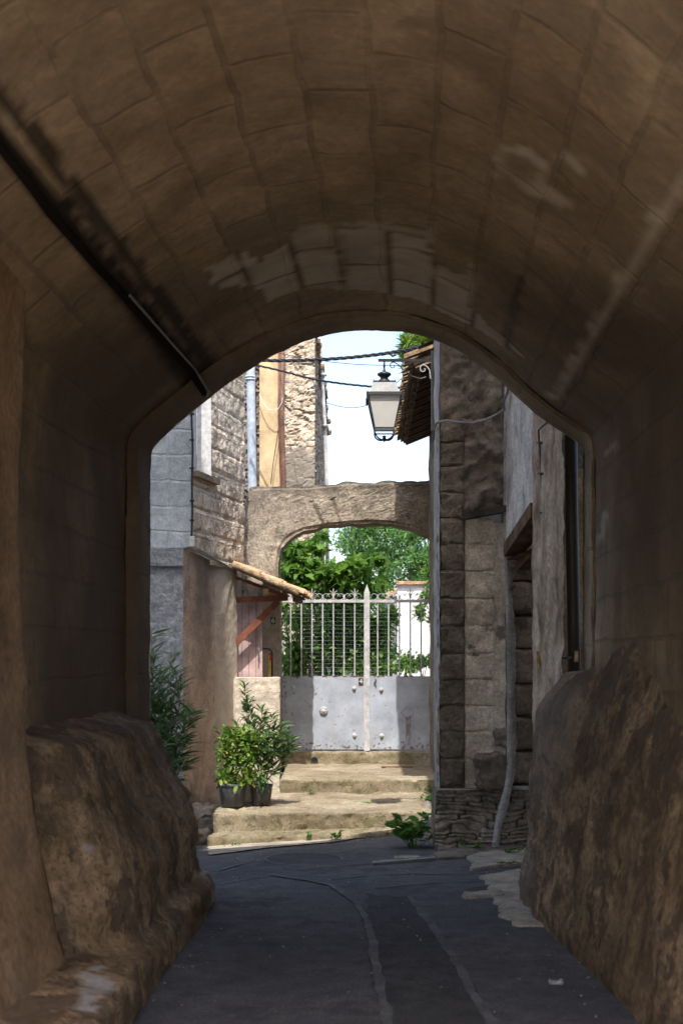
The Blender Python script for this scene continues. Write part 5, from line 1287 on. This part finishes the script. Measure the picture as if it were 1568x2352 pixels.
# oleander generator: stems with whorls of lance leaves
def stems(base, tips, leaf, n_leaf, kind, spread=1.0, r=.006, seed=0, start=.35, droop=.0):
    rnd = random.Random(seed); sb = MB(); pos = []; dr = []; sz = []
    for t in tips:
        b0 = Vector(base) + Vector((rnd.uniform(-.04, .04), rnd.uniform(-.04, .04), 0)); t = Vector(t); off = Vector((rnd.uniform(-1, 1), rnd.uniform(-1, 1), 0)) * .05
        pts = [b0.lerp(t, k / 8) + off * math.sin(math.pi * k / 8) for k in range(9)]; sb.tube(pts, [lerp(r, r * .35, k / 8) for k in range(9)], 5)
        ax = (pts[-1] - pts[-3]).normalized()
        for k in range(n_leaf):
            s_ = lerp(start, 1, rnd.random() ** .7); i = min(7, int(s_ * 8)); p = pts[i].lerp(pts[i+1], s_ * 8 - i)
            a = rnd.uniform(0, 6.28); u = Vector((math.cos(a), math.sin(a), 0)); d = u * spread + ax * rnd.uniform(.4, 1.2) + Vector((0, 0, -droop * rnd.random()))
            pos.append(p); dr.append(d); sz.append(leaf * rnd.uniform(.6, 1.2))
    lv = MB(); v, f = place_leaves(np.array(pos), np.array(dr), np.array(sz), kind, flat=.5); lv.add(v, f); return sb, lv
def pot(c, rt, rb, hgt, parent, mtl, holes=False):
    b = MB(); t = .006
    b.lathe(c, [(rb * .9, 0), (rb, .004), (lerp(rb, rt, .75) , hgt * .72), (rt * .955, hgt * .84), (rt * .96, hgt * .87), (rt, hgt * .88), (rt * 1.03, hgt * .93), (rt * 1.03, hgt), (rt * .97, hgt), (rt * .95, hgt * .9)], 40)
    b.build('pot', mtl, parent, smooth=True)
    b = MB(); b.lathe(c, [(0, hgt * .86), (rt * .94, hgt * .88), (rt * .94, hgt * .9), (0, hgt * .93)], 30); b.build('soil', M['soil'], parent)
    if holes:
        for k in range(12):
            b = MB(); a = k * math.pi / 6 + .2; r_ = rb * 1.0; b.box(c[0] + r_ * math.cos(a) - .006, c[0] + r_ * math.cos(a) + .006, c[1] + r_ * math.sin(a) - .006, c[1] + r_ * math.sin(a) + .006, c[2] + .006, c[2] + .03); b.build('drain_slot', M['soil'], parent)
Z2 = .105
p1 = Vector((X(534, 12.75), 12.75, Z2)); k1 = empty('potted_shrub', p1, 'bushy bright green round-leaved shrub in the larger dark plastic pot', 'potted plant', 'potted plants on the steps')
pot(p1, .140, .108, .225, k1, M['potblack'])
q = p1 + Vector((0, 0, .2))
crown([pc(535, 1690, 12.75, 36, 32, .16, 1.5), pc(560, 1740, 12.72, 42, 45, .18, 2), pc(520, 1735, 12.75, 22, 40, .15, 1.2), pc(575, 1700, 12.75, 28, 30, .15, 1), pc(520, 1785, 12.7, 24, 22, .13, .6), pc(565, 1790, 12.7, 36, 18, .13, 1)], 1050, .054, 'oval', .15, .8, .9, vs=.42).build('foliage', M['citrus'], k1)
limbs(q, [P(515, 1700, 12.75), P(535, 1670, 12.75), P(560, 1720, 12.7), P(580, 1690, 12.75), P(520, 1750, 12.7)], .008, .003, .04).build('stem', M['stem'], k1)
p2 = Vector((X(600, 12.85), 12.85, Z2)); k2 = empty('potted_oleander', p2, 'tall narrow-leaved oleander in the smaller dark slotted pot on the steps', 'potted plant', 'potted plants on the steps')
pot(p2, .112, .088, .205, k2, M['potblack'], True)
tips = [P(560, 1585, 12.9), P(566, 1620, 12.9), P(545, 1660, 12.9), P(580, 1660, 12.9), P(600, 1650, 12.8), P(625, 1640, 12.85), P(648, 1660, 12.85), P(665, 1690, 12.8), P(640, 1690, 12.75), P(610, 1690, 12.7), P(655, 1720, 12.8), P(590, 1700, 12.7), P(672, 1715, 12.8), P(630, 1670, 12.9), P(615, 1720, 12.65), P(600, 1630, 12.9)]
sb, lv = stems(p2 + Vector((0, 0, .18)), tips, .125, 46, 'blade', 1.0, .006, 5, .30, .3); sb.build('stem', M['stem'], k2); lv.build('foliage', M['oleander'], k2)
sb, lv = stems(p2 + Vector((0, 0, .18)), [P(563, 1568, 12.9), P(569, 1606, 12.9)], .10, 14, 'blade', .8, .005, 8, .72, 0); sb.build('stem', M['stem'], k2); lv.build('foliage', M['oleander'], k2)
sb, lv = stems(p2 + Vector((0, 0, .18)), [P(600, 1770, 12.62), P(622, 1775, 12.68)],   .17, 7, 'blade', .5, .005, 9, .5, 1.5); lv.build('foliage', M['oleander'], k2)
p3 = Vector((X(566, 13.15), 13.15, Z2)); k3 = empty('potted_sapling', p3, 'beige pot with a small sapling tucked behind the two dark pots', 'potted plant', 'potted plants on the steps')
pot(p3, .12, .095, .22, k3, M['potbeige'])
sb, lv = stems(p3 + Vector((0, 0, .18)), [P(570, 1700, 13.1), P(590, 1690, 13.1), P(555, 1720, 13.1)], .09, 20, 'oval', .9, .006, 3); sb.build('stem', M['stem'], k3); lv.build('foliage', M['shrub'], k3)
# shaded oleander beside the grey house
p4 = Vector((X(372, 11.9), 11.9, zr(-1.6, 11.9))); k4 = empty('shaded_oleander', p4, 'shaded oleander bush in front of the grey house, left of the steps', 'potted plant')
pot(p4, .22, .17, .34, k4, M['potblack'])
tips = [P(348, 1450, 11.9), P(352, 1500, 11.8), P(395, 1500, 11.9), P(410, 1540, 11.8), P(365, 1540, 11.7), P(380, 1580, 11.7), P(345, 1590, 11.7), P(400, 1610, 11.7), P(430, 1640, 11.7), P(448, 1632, 11.8), P(425, 1690, 11.6), P(435, 1740, 11.6), P(405, 1700, 11.6), P(385, 1660, 11.6), P(360, 1650, 11.6), P(335, 1640, 11.8), P(330, 1540, 11.8), P(320, 1500, 11.8),
        P(370, 1710, 11.5), P(395, 1750, 11.5), P(415, 1570, 11.9), P(380, 1620, 11.9)]
sb, lv = stems(p4 + Vector((0, 0, .3)), tips, .16, 48, 'lance', 1.0, .007, 4, .45, .35); sb.build('stem', M['stem'], k4); lv.build('foliage', M['olshade'], k4)

# weeds
def weed(px, py, Y, n, size, kind, label, hgt=.12, spread=.12, seed=0, name='weed', mtl='weed', zb=None):
    c = P(px, py, Y) if zb is None else Vector((X(px, Y), Y, zb)); e = empty(name, c, label, 'weed'); rnd = random.Random(seed)
    tips = [c + Vector((rnd.uniform(-1, 1) * spread, rnd.uniform(-1, .6) * spread * .6, hgt * rnd.uniform(.5, 1.1))) for _ in range(max(4, n // 9))]
    sb, lv = stems(c, tips, size, 9, kind, 1.2, .004, seed, .3); sb.build('stem', M['weed'], e); lv.build('foliage', M[mtl], e)
g = gp(955, 1972); weed(948, 0, 11.05, 150, .10, 'oval', 'large broad-leaved weed at the foot of the dark pillar', .26, .19, 1, 'leafy_weed', zb=zr(.6, 11.05))
weed(986, 0, 12.75, 110, .035, 'oval', 'low bright weed growing at the right end of the second step', .10, .08, 2, zb=.12)
weed(1000, 0, 13.8, 60, .03, 'oval', 'tiny weeds on the third step beside the pillar', .06, .14, 3, zb=.12)
weed(770, 0, 11.82, 60, .035, 'oval', 'small weed at the foot of the lowest step, in the middle', .09, .05, 4, zb=zr(-.05, 11.82))
weed(706, 0, 11.86, 36, .025, 'oval', 'thin weed against the lowest step, left of the middle one', .08, .02, 5, zb=zr(-.3, 11.86))
weed(542, 0, 11.8, 30, .02, 'oval', 'low sprout at the left end of the lowest step', .03, .07, 6, zb=zr(-.95, 11.8))
weed(720, 0, 13.85, 40, .025, 'oval', 'sprout at the foot of the third step', .05, .04, 7, zb=.115)
weed(846, 0, 12.95, 30, .018, 'oval', 'flat tuft of green in the middle of the second step', .02, .05, 8, zb=.112)
weed(1170, 0, 10.5, 50, .025, 'oval', 'weeds at the foot of the hanging plaster edge', .04, .12, 9, zb=.0)
weed(1085, 0, 10.72, 70, .03, 'oval', 'weeds in front of the layered stone base', .05, .18, 10, zb=.0)
weed(985, 0, 12.2, 40, .03, 'oval', 'weed in the crack at the right end of the second riser', .10, .03, 11, zb=.0)
g = gp(1160, 1992); weed(1170, 0, 9.75, 60, .018, 'oval', 'moss tufts between the two concrete pavement slabs at the right', .015, .12, 12, zb=.03)
